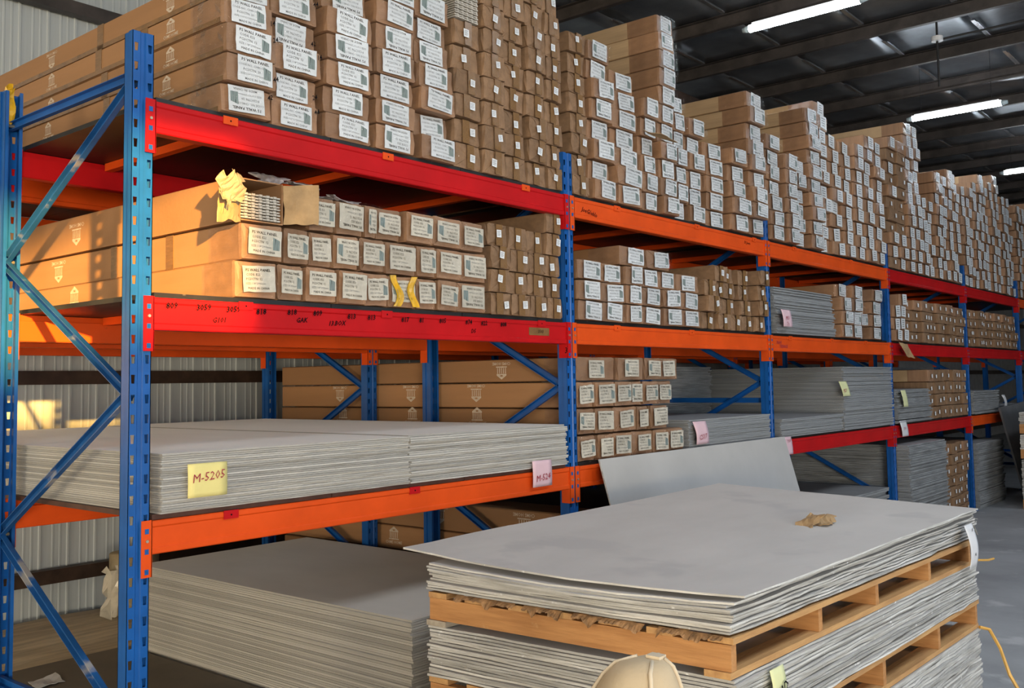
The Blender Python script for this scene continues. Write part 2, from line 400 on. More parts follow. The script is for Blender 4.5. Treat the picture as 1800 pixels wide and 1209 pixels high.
def brace_mesh(p, q):
    p = Vector(p); q = Vector(q); mb = MB()
    mb.bar(p, q, .003, .040, (0, 0, 1)) if abs((q-p).z) < .01 else mb.bar(p, q, .003, .040, (0, 0, 1))
    d = (q-p).normalized(); side = Vector((1, 0, 0)); c = side.cross(d)
    for s in (-1, 1):
        off = c*(s*.0185) + Vector((-.011, 0, 0))
        mb.bar(p+off, q+off, .022, .003, tuple(c))
    return mb
BOLTM = MB().cyl((-.022, 0, 0), (.022, 0, 0), .008, 8).mesh('bolt', BOLT)
def frame(x, y0, y1, label, extra=False, dusty=False):
    f = tag(empty('upright_frame', (x, y0, 0)), label, 'rack frame', 'blue perforated rack frames')
    d = y1-y0
    link('upright', UPM, f, (0, 0, 0)); link('foot_plate', FOOT, f)
    link('upright', UPM, f, (0, d, 0), (0, 0, math.pi)); link('foot_plate', FOOT, f, (0, d, 0), (0, 0, math.pi))
    a, b = .045, d-.045
    zz = [(a, 2.862), (b, 2.262), (b, 2.235), (a, 1.632), (a, 1.652), (b, 1.03), (b, 1.0), (a, .40)]
    M_ = BLUE_DUSTY if dusty else BLUE
    for k in range(0, 8, 2): brace_mesh((0, *zz[k]), (0, *zz[k+1])).build('brace', M_, f)
    for z in (2.885, .37): brace_mesh((.012, a-.02, z), (.012, b+.02, z)).build('brace', BLUE, f)
    if extra: brace_mesh((.012, a-.02, 1.49), (.012, b+.02, 1.49)).build('brace', BLUE, f)
    for yy, z in ((a, 2.885), (b, 2.885), (b, 2.25), (a, 1.642), (b, 1.015), (a, .385)): link('bolt', BOLTM, f, (0, yy, z))
    return f
pos = ['nearest', 'second', 'third', 'fourth', 'fifth', 'sixth', 'seventh']
for k, x in enumerate(UX):
    frame(x, D0, D1, '%s blue perforated rack frame of the front row' % pos[k], extra=(k == 2), dusty=(k == 0))
for k, x in enumerate(UX[:6]):
    frame(x, D2, D3, '%s blue rack frame of the rear row behind' % pos[k])
# yellow tie on the head of the rear post of the nearest frame
rb2 = MB().grid(lambda u, v: (.02*math.cos(u*9)-.01, 1.155+.012*math.sin(v*7)+.02*u, 3.07-.16*v-.02*math.sin(u*8)), 8, 8, 0, (0, .003, 0)).build('ribbon', YTAPE)
tag(rb2, 'scrap of yellow tape tied on the left rear blue post', 'ribbon')

# ------------------------------------------------------------------ beams
def beam(x0, x1, yface, z, material, label, sgn=1, tabs=(), group='rack beams', tabmat=None):
    """yface is the perforated face of the post; sgn=1 faces -Y, -1 faces +Y"""
    b = tag(empty('rack_beam', (x0, yface, z), 0), label, 'beam', group)
    w = x1-x0
    prof = [(-.004, 0), (-.008, -.004), (-.008, -.020), (-.003, -.026), (-.003, -.098), (-.008, -.104), (-.008, -.122), (-.004, -.126), (.044, -.126), (.048, -.122), (.048, -.03), (.030, -.028), (.030, -.002), (.026, 0)]
    prof = [(sgn*y, zz) for y, zz in prof]
    if sgn < 0: prof = prof[::-1]
    MB().extrude_x(prof, .052, w-.052).build('beam_body', material, b)
    for s, xo in ((1, 0), (-1, w)):
        mb = MB(); xs = sorted((xo+s*.007, xo+s*.050)); ys = sorted((-sgn*.011, -sgn*.007))
        mb.box(xs[0], xs[1], ys[0], ys[1], -.208, .004)
        xs2 = sorted((xo+s*.047, xo+s*.051)); ys2 = sorted((-sgn*.011, sgn*.05)); mb.box(xs2[0], xs2[1], ys2[0], ys2[1], -.208, .004)
        c = mb.build('connector', material, b)
        mh = MB()
        for k in range(3):
            xc = xo+s*.028; zc = -.035-.0755*k
            yy = sorted((-sgn*.0125, -sgn*.0112)); mh.box(xc-.008, xc+.008, yy[0], yy[1], zc-.011, zc+.008)
        mh.build('slot', BLUE, c)
        MB().cyl((xo+s*.028, -sgn*.011, -.073), (xo+s*.028, -sgn*.017, -.073), .006, 8).build('safety_pin', BOLT, c)
    for tx in tabs:
        MB().box(tx-x0-.035, tx-x0+.035, min(-sgn*.0085, -sgn*.0115), max(-sgn*.0085, -sgn*.0115), -.030, .004).cyl((tx-x0, -sgn*.0115, -.014), (tx-x0, -sgn*.0125, -.014), .004, 6, 1).build('support_tab', [tabmat or material, INK], b)
    return b
BC = {('T', 0): RED, ('M', 0): RED, ('L', 0): ORANGE, ('T', 1): ORANGE, ('M', 1): ORANGE, ('L', 1): ORANGE, ('T', 2): ORANGE, ('M', 2): ORANGE, ('L', 2): RED,
      ('T', 3): RED, ('M', 3): RED, ('L', 3): RED, ('T', 4): RED, ('M', 4): RED, ('L', 4): ORANGE, ('T', 5): ORANGE, ('M', 5): RED, ('L', 5): RED}
TABS = {('T', 0): (.389, 1.281, 2.346), ('M', 0): (.467, 1.266, 2.471), ('L', 0): (.399, 1.442), ('T', 1): (3.28, 4.32, 5.24), ('M', 1): (3.25, 4.2), ('L', 1): (3.05,), ('T', 2): (6.0, 7.3), ('M', 2): (5.86, 6.75, 7.6)}
LN = {'T': 'top', 'M': 'middle', 'L': 'low'}
BEAMS = {}
for lv in 'TML':
    for k in range(6):
        cn = {RED: 'red', ORANGE: 'orange'}[BC[(lv, k)]]
        tm = {('T', 0): ORANGE, ('L', 0): RED}.get((lv, k))
        BEAMS[(lv, k)] = beam(UX[k], UX[k+1], D0, LEVEL[lv], BC[(lv, k)], '%s front beam carrying the %s shelf of the %s' % (cn, LN[lv], BAYN[k]), 1, TABS.get((lv, k), ()), tabmat=tm)
        bc = RED if lv == 'T' and k == 0 else ORANGE
        beam(UX[k], UX[k+1], D1, LEVEL[lv], bc, '%s back beam under the %s shelf of the %s' % ('red' if bc is RED else 'orange', LN[lv], BAYN[k]), -1)
        if k < 5:
            beam(UX[k], UX[k+1], D2, LEVEL[lv], ORANGE, 'orange rear row beam under the %s shelf, %s' % (LN[lv], BAYN[k]), 1)
            beam(UX[k], UX[k+1], D3, LEVEL[lv], ORANGE, 'orange hindmost beam under the %s shelf, %s' % (LN[lv], BAYN[k]), -1)
# shelf boards and the cross bars under them
for lv in 'TML':
    for k in range(6):
        z = LEVEL[lv]; b = tag(empty('shelf_board', (UX[k]+.06, .012, z+.001)), '%s board lying on the %s shelf of the %s' % ('brown' if lv == 'L' else 'black', LN[lv], BAYN[k]), 'shelf board', 'shelf boards')
        w = UX[k+1]-UX[k]-.12; m_ = BOARD_RED if lv == 'L' and k == 0 else BOARD
        n = 3
        for q in range(n):
            MB().box(w*q/n+.002, w*(q+1)/n-.002, 0, 2.94, .0, .020).build('panel', m_, b)
for lv in 'TM':
    for k in range(5):
        for q, fx in enumerate((.17, .5, .83)):
            x = UX[k]+fx*(UX[k+1]-UX[k])
            o = MB().box(-.02, .02, .052, D1-.052, -.038, -.0005).build('cross_bar', ORANGE if not (lv == 'T' and k == 0) else BROWNSTEEL if False else ORANGE, None, (x, 0, LEVEL[lv]))
            tag(o, '%s orange cross bar under the %s shelf of the %s' % (['left', 'middle', 'right'][q], LN[lv], BAYN[k]), 'cross bar', 'shelf cross bars')
# handwriting on the beams
B = BEAMS[('M', 0)]
for s, x, z in (('809', .125, -.030), ('3059', .267, -.030), ('3059', .406, -.031), ('818', .543, -.035), ('818', .704, -.030), ('809', .845, -.028), ('813', 1.044, -.034), ('813', 1.167, -.034),
                ('817', 1.386, -.036), ('81', 1.5, -.034), ('805', 1.651, -.031), ('874', 1.849, -.030), ('822', 1.971, -.031), ('808', 2.131, -.032)):
    writing('handwriting', s, .034, INK, B, (x, -.0095, z), (0, R(-4), 0), bold=.021)
for s, x, z in (('G101', .341, -.078), ('GAK', .759, -.062), ('13.BOX', .959, -.068), ('D5', 1.888, -.075)):
    writing('handwriting', s, .030, INK, B, (x, -.0055, z), (0, R(-3), 0), shear=.3, bold=.021)
tp = MB().box(2.36, 2.545, -.0050, -.0038, -.082, -.038).build('tape_patch', TAPE, B); writing('handwriting', '3503', .026, INK, tp, (2.465, -.0058, -.06))
writing('handwriting', '3', .05, INK, B, (2.709, -.0025, -.165), (0, 0, R(-90)), squash=.8)
writing('handwriting', 'JoeG/oblo', .040, INK, BEAMS[('T', 1)], (.215, -.0055, -.075), (0, R(8), 0), shear=.3)
writing('handwriting', '21 Joera', .030, INK, BEAMS[('T', 1)], (2.36, -.0055, -.05), (0, R(2), 0), shear=.3)
writing('handwriting', '76001', .040, INK_RED, BEAMS[('M', 2)], (.17, -.0055, -.055), shear=.3)
writing('handwriting', 'TEENAGE', .036, INK_RED, BEAMS[('M', 2)], (.26, -.0055, -.085), shear=.2)

# ------------------------------------------------------------------ cartons
def carton_mb(seed, crumple):
    """unit carton: x -.5..5, y 0..1 (front at 0), z 0..1, with a crumpled front end"""
    g = random.Random(seed); mb = MB(); c = .035
    base = [(-.5+c, 0), (0, 0), (.5-c, 0), (.5, c), (.5, .5), (.5, 1-c), (.5-c, 1), (0, 1), (-.5+c, 1), (-.5, 1-c), (-.5, .5), (-.5, c)]
    n = 12; rings = [(0.0, .965, crumple), (.006, .995, crumple), (.03, 1.0, crumple*.8), (.085, 1.0, crumple*.25), (.5, 1.0, .006), (1.0, 1.0, 0)]
    for y, sc, amp in rings:
        for (x, z) in base:
            xx = x*sc + g.uniform(-amp, amp)*.6; zz = .5+(z-.5)*sc + g.uniform(-amp, amp)*.6
            xx = max(-.5, min(.5, xx)); zz = max(0, min(1, zz))
            mb.v.append((xx, y + (g.uniform(0, .006)*crumple*12 if y < .01 else 0), zz))
    for r in range(len(rings)-1):
        for k in range(n): mb.face((r*n+k, r*n+(k+1) % n, (r+1)*n+(k+1) % n, (r+1)*n+k), 0 if r < 3 else 1)
    b = len(mb.v)
    for (x, z) in base: mb.v.append((x*.72+g.uniform(-1, 1)*crumple, g.uniform(-.002, .004)*crumple*12, .5+(z-.5)*.72+g.uniform(-1, 1)*crumple))
    for k in range(n): mb.face((k, b+k, b+(k+1) % n, (k+1) % n), 0)
    cidx = len(mb.v); mb.v.append((0, .0, .5))
    for k in range(n): mb.face((b+k, cidx, b+(k+1) % n), 0)
    e = (len(rings)-1)*n
    mb.face(range(e, e+n), 1)
    # stand the front out straight
    return mb
def carton_mesh(seed, front_mat, side_mat, crumple): return carton_mb(seed, crumple).mesh('carton_body', [front_mat, side_mat])
LAB_BODY = [carton_mesh(100+k, CARD_FILM, CARD, .030) for k in range(8)]
PALE_BODY = [carton_mesh(150+k, CARD_FILM, CARD_PALE, .018) for k in range(4)]
OLD_BODY = [carton_mesh(200+k, CARD_FILM, CARD, .038) for k in range(6)]
BRN_BODY = [carton_mesh(300+k, CARD_DULL, CARD_DULL, .055) for k in range(8)]

def label_mesh(seed, lines, paper, torn=.006, bar=True):
    """unit label: w=1.4, h=1 roughly; built 0.14 x 0.10"""
    g = random.Random(seed); mb = MB(); w, h = .140, .098
    nu, nv = 6, 5
    def fn(u, v):
        x = -w/2+u*w; z = -h/2+v*h
        if u in (0, 1): x += g.uniform(-torn, torn)
        if v in (0, 1): z += g.uniform(-torn, torn)
        return (x, g.uniform(-.0006, .0006), z)
    mb.grid(fn, nu, nv, 0)
    y = -.0012
    for (s, sz, xx, zz, m, bold) in lines:
        t = text_mb(s, sz, 'CENTER', 0, 1, bold); mb.add(t, Matrix.Translation((xx, y, zz)), m)
    if bar:
        b = len(mb.v); mb.v += [(.033, y, -.026), (.062, y, -.026), (.062, y, .012), (.033, y, .022)]; mb.face((b, b+1, b+2, b+3), 3)
    return mb.mesh('paper_label', [paper, INK, INK_GREY, BARCODE])
LINES1 = [('PS WALL PANEL', .0155, 0, .034, 1, .012), ('CODE NO. CH8S-13', .0115, -.016, .015, 2, 0), ('PCS/CTN: 20', .0125, -.014, -.003, 2, .006), ('SIZE:116*12*2900mm', .0105, -.013, -.020, 2, 0), ('MADE IN CHINA', .0125, .004, -.038, 2, .008)]
LINES2 = [('PS WALL PANEL', .0150, -.004, .033, 1, .012), ('CODE: E22', .0125, -.026, .016, 1, 0), ('PCS/CTN: 12', .0125, -.022, -.001, 1, 0), ('SIZE:118*2900mm', .0115, -.016, -.018, 2, 0), ('MADE IN CHINA', .0125, -.004, -.036, 1, 0)]
LABELS = [label_mesh(11, LINES1, PAPER, .0006), label_mesh(12, LINES1, PAPER, .001), label_mesh(13, LINES1, PAPER, .0015), label_mesh(14, LINES1, PAPER, .003), label_mesh(15, LINES2, PAPER, .002)]
OLDLABELS = [label_mesh(21, LINES2, PAPER_OLD, .001), label_mesh(22, LINES2, PAPER_OLD, .0015, False), label_mesh(23, LINES2, PAPER_OLD, .0025), label_mesh(24, LINES2, PAPER_OLD, .0008)]
def sticker_mesh():
    mb = MB(); mb.v += [(-.5, 0, -.5), (.5, 0, -.5), (.5, 0, .5), (-.5, 0, .5)]; mb.face((0, 1, 2, 3))
    for k in range(4):
        b = len(mb.v); z = .3-.18*k; mb.v += [(-.38, -.02, z-.03), (.3-.1*(k % 2), -.02, z-.03), (.3-.1*(k % 2), -.02, z+.03), (-.38, -.02, z+.03)]; mb.face((b, b+1, b+2, b+3), 1)
    return mb.mesh('white_sticker', [STICKER, INK_GREY])
STK = sticker_mesh()
def tape_mesh():
    mb = MB()
    mb.v = [(-.5, -.004, 0.02), (.5, -.004, .02), (.5, -.004, .98), (-.5, -.004, .98)]; mb.face((0, 1, 2, 3))
    b = 4; mb.v += [(-.5, -.004, .98), (.5, -.004, .98), (.5, .12, 1.008), (-.5, .12, 1.008)]; mb.face((b, b+1, b+2, b+3))
    return mb.mesh('packing_tape', TAPE)
TAPEM = tape_mesh()
def logo_mesh():
    """temple mark and name, in the YZ plane facing -X, printed white, about .1 high"""
    mb = MB()
    def poly(pts): b = len(mb.v); mb.v.extend([(0, y, z) for y, z in pts]); mb.face(range(b, b+len(pts)))
    def rect(y0, y1, z0, z1): poly([(y0, z0), (y1, z0), (y1, z1), (y0, z1)])
    for s in (-1, 1): poly([(0, .052), (s*.034, .030), (s*.034, .022), (s*.008, .022), (s*.008, .036), (0, .036)][::s])
    rect(-.008, .008, .022, .028)
    for k in range(5): rect(-.030+.0138*k, -.0245+.0138*k, -.010, .020)
    rect(-.038, .038, -.018, -.012)
    t = text_mb('CHMS HOME', .022, 'CENTER', 0, 1, .012)
    mb.add(t, Matrix.Translation((0, 0, -.033)) @ Matrix.Rotation(R(-90), 4, 'Z'))
    return mb.mesh('printed_logo', PRINT)
LOGO = logo_mesh()

def film_material():
    m = bpy.data.materials.new('clear_stretch_film'); m.use_nodes = True; nt = m.node_tree; N = nt.nodes; N.clear(); L = nt.links
    out = N.new('ShaderNodeOutputMaterial'); mx = N.new('ShaderNodeMixShader'); tr = N.new('ShaderNodeBsdfTransparent'); gl = N.new('ShaderNodeBsdfGlossy')
    tr.inputs[0].default_value = (.97, .97, .97, 1); gl.inputs['Roughness'].default_value = .06; gl.inputs['Color'].default_value = (1, 1, 1, 1)
    lw = N.new('ShaderNodeLayerWeight'); lw.inputs[0].default_value = .12; ma = N.new('ShaderNodeMath'); ma.operation = 'MULTIPLY_ADD'; ma.inputs[1].default_value = .45; ma.inputs[2].default_value = .03
    tc = N.new('ShaderNodeTexCoord'); no = N.new('ShaderNodeTexNoise'); no.inputs['Scale'].default_value = 16; no.inputs['Detail'].default_value = 2; no.inputs['Distortion'].default_value = 2.0
    bu = N.new('ShaderNodeBump'); bu.inputs['Strength'].default_value = 1; bu.inputs['Distance'].default_value = .05
    L.new(tc.outputs['Object'], no.inputs[0]); L.new(no.outputs[0], bu.inputs['Height']); L.new(bu.outputs[0], gl.inputs['Normal'])
    L.new(lw.outputs['Fresnel'], ma.inputs[0]); L.new(ma.outputs[0], mx.inputs[0]); L.new(tr.outputs[0], mx.inputs[1]); L.new(gl.outputs[0], mx.inputs[2]); L.new(mx.outputs[0], out.inputs[0])
    return m
FILM = film_material()
def film_mesh(seed):
    g = random.Random(seed); mb = MB()
    mb.grid(lambda u, v: (-.503+1.006*u+g.uniform(-.02, .02)*(0 < u < 1), -.024+g.uniform(-.007, .005), .01+.985*v+g.uniform(-.03, .03)*(0 < v < 1)), 7, 5)
    mb.grid(lambda u, v: (-.508-g.uniform(0, .018), -.022+.24*u+g.uniform(-.008, .008)*(0 < u < 1), .01+.98*v), 6, 4)
    return mb.mesh('stretch_film', FILM)
FILMS = [film_mesh(70+k) for k in range(6)]
TAPEBAND = MB().box(-.0022, -.0006, -.03, .03, .003, .997).mesh('packing_tape', TAPE)
SEAM = MB().box(-.0022, -.0006, .02, 2.8, 0, .022).mesh('seam_tape', TAPE)
def carton(kind, x0, x1, z0, z1, label, group, y=0.0, length=2.86, flip=None, pale=False, yaw=0, lab_scale=None, lab_dx=0, roll=0, nolabel=False):
    g = rnd; w = x1-x0; h = z1-z0
    root = tag(empty('carton', ((x0+x1)/2, y, z0), yaw), label, 'carton', group)
    root.rotation_euler[1] = roll or rnd.uniform(-.010, .010)
    if kind == 'lab': me = g.choice(PALE_BODY if pale else LAB_BODY)
    elif kind == 'old': me = g.choice(OLD_BODY)
    else: me = g.choice(BRN_BODY)
    sx = -1 if g.random() < .5 else 1
    link('carton_body', me, root, (0, 0, 0), None, (w*.985*1, length, h*.975))
    if nolabel: return root
    if kind == 'brn':
        tw = .055
        link('packing_tape', TAPEM, root, (g.uniform(-.02, .02), -.005, 0), None, (tw, 1, h*.97))
        sz = g.uniform(.034, .042)
        link('white_sticker', STK, root, (g.uniform(-.03, .03), -.016, h*g.uniform(.42, .62)), (0, g.uniform(-.18, .18), 0), (sz, .04, sz*1.05))
    else:
        me = g.choice(LABELS if kind == 'lab' else OLDLABELS)
        if flip is None: flip = g.random() < .3
        s = h*g.uniform(.82, .92)/.098; sx = min(w*g.uniform(.62, .72), s*.098*1.75)/.140
        if kind == 'old': s = h*g.uniform(.62, .74)/.098; sx = min((w-.02)/.140, s*1.05)
        dx = lab_dx + g.uniform(-.5, .5)*max(0, w-.14*sx-.03)*.6
        link('stretch_film', g.choice(FILMS), root, (0, 0, 0), None, (w*.985, 1, h*.975))
        link('paper_label', me, root, (dx, -.016, h*.5+g.uniform(-.004, .004)), (g.uniform(-.03, .03), g.uniform(-.05, .05)+(math.pi if flip else 0), 0), (sx, 1, s))
    return root
def add_logo(root, y, zc, inverted=False, x=None, s=1.0):
    b = [c for c in root.children if c.name.startswith('carton_body')][0]
    o = link('printed_logo', LOGO, root, (-b.scale.x/2-.0015, y, zc), (math.pi if inverted else 0, 0, 0), (1, s, s))
    return o
def side_tapes(root, ys, seam=True):
    b = [c for c in root.children if c.name.startswith('carton_body')][0]; x = -b.scale.x/2
    for y in ys: link('packing_tape', TAPEBAND, root, (x, y, 0), None, (1, 1, b.scale.z))
    if seam: link('seam_tape', SEAM, root, (x, 0, .0))
def column_labels(kindname, r, c, place): return '%s, %s row up, %s from left, %s' % (kindname, ORD[r], ORD[c], place)

PILES = {}
def pile(kind, cols, z0, rowh, place, group, yj=.02, kindname=None, pales=(), mat_old=False):
    kn = kindname or {'lab': 'labelled carton', 'old': 'labelled carton', 'brn': 'stickered carton'}[kind]
    out = {}
    for c, (x0, x1, n) in enumerate(cols):
        hs = [rowh*rnd.uniform(.97, 1.03) for _ in range(n)]; k = rowh*n/sum(hs); z = z0; off = rnd.uniform(-yj, yj)
        for r in range(n):
            h = hs[r]*k; dx = rnd.uniform(-.006, .006)
            a, b = x0+.004+max(dx, -.002), x1-.004+min(dx, .002)
            out[(r, c)] = carton(kind, a, b, z, z+h, column_labels(kn, r, c, place), group, y=off+rnd.uniform(-yj, yj)*.7, pale=(r, c) in pales or (c in pales))
            z += h
    return out

G_LAB = 'labelled wall panel cartons on the racks'; G_BRN = 'small stickered brown cartons on the racks'
zT = ZT+.022; zM = ZM+.022; zL = ZL+.022
# --- top shelf, nearest bay: five labelled columns, then brown ones
t1 = pile('lab', [(.335, .602, 5), (.606, .882, 6), (.900, 1.196, 6), (1.205, 1.482, 7), (1.495, 1.762, 7)], zT, .1245, "nearest bay's top shelf", G_LAB, .05)
for r, (y, inv) in enumerate(((.45, False), (.451, False), (.42, False), (.399, False), (.377, True))):
    add_logo(t1[(r, 0)], y, .066, inv, s=.95); add_logo(t1[(r, 0)], y+1.13, .066, inv, s=.95)
for r in range(5): side_tapes(t1[(r, 0)], (.95+.03*r, .62) if r % 2 else (1.0,), True)
for (r, c), t_ in t1.items():
    if c < 2: writing('handwriting', ['42', '44', '24', '14'][(r+c) % 4], .03, INK, t_, (.105, -.020, .095-.05*(r % 2)), (0, R(-20), 0), shear=.3)
pile('brn', [(1.770, 1.985, 6), (1.990, 2.185, 9), (2.190, 2.385, 9), (2.390, 2.575, 9), (2.580, 2.742, 9)], zT, .1345, "its block, nearest bay's top shelf", G_BRN, .02)
def panel_bundle(parent, n, w, z0, step, length):
    for k in range(n):
        mb = MB()
        for q in range(int(w/.0185)): x = -w/2+.0185*q; mb.box(x, x+.0165, .006+.004*(k % 2), length, z0+step*k, z0+step*k+step*.5+(.003 if q % 2 else 0))
        mb.build('wall_panel', PANELW, parent)
wp = tag(empty('panel_bundle', (1.878, -.01, zT+6*.1345)), 'loose white ribbed wall panels on top of the brown cartons', 'wall panels')
panel_bundle(wp, 16, .20, .002, .0125, 2.8)
# --- top shelf, second bay
pile('brn', [(2.815, 3.005, 8)], zT, .128, "second bay's top shelf, left column", G_BRN, .02)
TC2 = [(3.02, 3.27, 8), (3.28, 3.585, 7), (3.60, 3.805, 6), (3.82, 4.045, 11), (4.05, 4.25, 7), (4.26, 4.50, 6), (4.515, 4.80, 5), (4.82, 5.11, 5), (5.125, 5.41, 9)]
t2 = pile('lab', TC2, zT, .128, "second bay's top shelf", G_LAB, .05, pales={(8, 3), (9, 3), (10, 3), (7, 0), (7, 8), (8, 8), (6, 8)})
TC3 = [(5.53, 5.80, 7), (5.81, 6.05, 6), (6.06, 6.30, 6), (6.31, 6.61, 10)]
pile('lab', TC3, zT, .127, "third bay's top shelf", G_LAB, .035, pales={(6, 0), (9, 3), (8, 3), (7, 3)})
# --- farther shelves: too many and too small to pick apart, joined
def far_cartons():
    mb = MB(); g = random.Random(5)
    var = [carton_mb(400+k, .03) for k in range(10)]
    def one(x0, x1, z0, z1, y, lab, pale=False):
        w = x1-x0; h = z1-z0; j = lambda a: g.uniform(-a, a)
        mb.add(g.choice(var), Matrix.Translation(((x0+x1)/2, y, z0+.001)) @ Matrix.Diagonal((w*.98, 2.75, h*.97, 1)), 0 if lab and not pale else 2 if pale else 4)
        s = min(h*.44, w*.34) if lab else .021; asp = 1.2 if lab else 1
        cx = (x0+x1)/2+j(w*.1); cz = (z0+z1)/2+j(.008); t = j(.1); q = len(mb.v); yl = y-.014
        for (u, v) in ((-asp, -1), (asp, -1), (asp, 1), (-asp, 1)): mb.v.append((cx+u*s*math.cos(t)-v*s*math.sin(t)+j(.003), yl, cz+v*s*math.cos(t)+u*s*math.sin(t)+j(.003)))
        mb.face((q, q+1, q+2, q+3), 6 if lab else 8)
        if lab:
            for i in range(4):
                q = len(mb.v); zz = cz+s*(.6-.38*i); a = s*g.uniform(.5, .9)
                mb.v += [(cx-a, yl-.0015, zz-s*.06), (cx+a*.8, yl-.0015, zz-s*.06), (cx+a*.8, yl-.0015, zz+s*.06), (cx-a, yl-.0015, zz+s*.06)]; mb.face((q, q+1, q+2, q+3), 7)
    def block(x0, x1, wcol, tops, lab=1, z0=None, rh=(.120, .134), yj=.05):
        n = round((x1-x0)/wcol); w = (x1-x0)/n
        for c in range(n):
            xm = x0+w*(c+.5); top = [t for (xa, t) in tops if xm >= xa][-1]+(g.uniform(-.06, .06) if lab else 0); off = g.uniform(-yj, yj)*.6; z = zT if z0 is None else z0; k = 0
            while z+rh[0] < top:
                h = g.uniform(*rh); l = lab if not (8.3 < xm < 9.0 and z0 is None) else int(g.random() < .35)
                one(x0+w*c, x0+w*(c+1), z, z+h, off+g.uniform(-yj, yj)*.5, l, z+2*h > top and g.random() < .6); z += h
    block(6.62, 8.24, .27, ((0, 4.22), (6.93, 4.06), (7.58, 4.15)))
    block(8.40, 11.06, .265, ((0, 4.25), (8.9, 4.5), (9.45, 3.7), (10.1, 4.15)))
    block(11.20, 13.78, .27, ((0, 4.2), (12.0, 4.42), (13.1, 4.2)))
    block(13.93, 16.5, .28, ((0, 4.2), (14.9, 4.35)))
    block(8.40, 8.86, .23, ((0, zM+.5),), 1, zM)
    block(8.88, 11.06, .20, ((0, zM+.49),), 0, zM, (.114, .122), .05)
    block(11.22, 13.76, .20, ((0, zM+.49),), 0, zM, (.114, .122), .05)
    block(9.56, 11.0, .205, ((0, zL+.58),), 0, zL, (.136, .142), .03)
    block(9.68, 10.98, .215, ((0, .92),), 0, 0.0, (.122, .130), .05)
    o = mb.build('carton_stacks', [CARD_FILM, CARD, CARD_FILM, CARD_PALE, CARD_DULL, CARD_DULL, PAPER, INK_GREY, STICKER])
    tag(o, 'far cartons piled on the shelves toward the right picture edge', 'cartons', None, 'stuff')
far_cartons()

# --- middle shelf, nearest bay
def row(kind, edges, z0, z1, r, place, group, skip=(), yj=.02, y=0, kn='labelled carton', **kw):
    out = []
    zz = z0+.001
    for c in range(len(edges)-1):
        if c in skip: out.append(None); continue
        out.append(carton(kind, edges[c]+.003, edges[c+1]-.003, zz, z1, column_labels(kn, r, c, place), group, y=y+rnd.uniform(-yj, yj), **kw))
    return out
pm1 = "nearest bay's middle shelf"
r1 = row('old', [.420, .641, .779, .957, 1.130, 1.286, 1.474, 1.616, 1.765, 2.000], zM, zM+.162, 0, pm1, G_LAB)
r2 = row('old', [.450, .671, .811, .945, 1.102, 1.262, 1.477, 1.611, 1.803, 2.010], zM+.163, zM+.325, 1, pm1, G_LAB)
r3 = row('old', [.437, .665, .811, .966, 1.139, 1.215, 1.385, 1.580, 1.806, 1.987], zM+.327, zM+.487, 2, pm1, G_LAB, skip=(0, 1))
side_tapes(r2[0], (.55, 1.05), False); side_tapes(r1[0], (.72,), False); add_logo(r2[0], 1.627, .09, True, s=1.25); add_logo(r1[0], 1.387, .085, False, s=1.25)
# the opened carton at the top left of that pile
oc = tag(empty('open_carton', (.551, .0, zM+.327)), 'open carton with torn flap and white panels showing, top left on middle shelf', 'carton', G_LAB)
w, h, L_ = .222, .185, 2.86
for nm, bx in (('bottom', (-w/2, w/2, 0, L_, 0, .005)), ('top', (-w/2, w/2, .02, L_, h-.005, h)), ('side_wall', (-w/2, -w/2+.005, 0, L_, .005, h-.005)), ('side_wall', (w/2-.005, w/2, 0, L_, .005, h-.005)), ('back_wall', (-w/2+.005, w/2-.005, L_-.005, L_, .005, h-.005))):
    MB().box(*bx).build(nm, CARD, oc)
def ragged(nm, p0, du, dv, nu, nv, material, parent, amp, thick=(0, .003, 0), seed=1, wave=.01):
    g = random.Random(seed); p0 = Vector(p0); du = Vector(du); dv = Vector(dv); nrm = du.cross(dv).normalized()
    def fn(u, v):
        p = p0+du*u+dv*v+nrm*(wave*math.sin(u*5+v*4+seed)+g.uniform(-wave, wave)*.4)
        if u in (0, 1) or v in (0, 1): p = p+du.normalized()*g.uniform(-amp, amp)+dv.normalized()*g.uniform(-amp, amp)
        return p
    return MB().grid(fn, nu, nv, 0, thick).build(nm, material, parent)
ragged('flap', (-w/2-.004, 0, .16), (-.13, -.05, -.02), (.0, .0, -.165), 6, 6, KRAFT, oc, .008, (.003, 0, 0), 3, .004)
ragged('flap', (w/2+.004, -.004, .005), (.12, -.09, 0), (0, 0, .172), 6, 5, KRAFT, oc, .005, (0, .003, 0), 4, .004)
ragged('packing_paper', (-w/2-.02, -.03, .20), (-.13, -.05, -.05), (.02, .0, -.12), 9, 9, TISSUE, oc, .02, (.002, 0, 0), 5, .016)
pnl = []
for k in range(9):
    mb = MB()
    for q in range(11): x = -.1+.0185*q; mb.box(x, x+.0165, .006+.004*(k % 2), 2.8, .012+.0125*k, .0185+.0125*k+(.003 if q % 2 else 0))
    mb.build('wall_panel', PANELW, oc)
add_logo_o = link('printed_logo', LOGO, oc, (-w/2-.0015, 1.415, .10), (math.pi, 0, 0), (1, 1.25, 1.25))
ragged('open_flap', (-.10, -.03, .02), (.20, -.03, -.03), (.03, -.10, -.03), 5, 4, KRAFT, t2[(4, 2)], .008, (0, 0, .003), 31, .004)
o = ragged('cardboard_scrap', (8.42, -.06, zM-.005), (.28, 0, -.03), (.10, -.03, -.15), 6, 5, KRAFT, None, .012, (0, .003, 0), 33, .006); tag(o, 'torn cardboard flap hanging over the fourth bay red beam', 'cardboard')
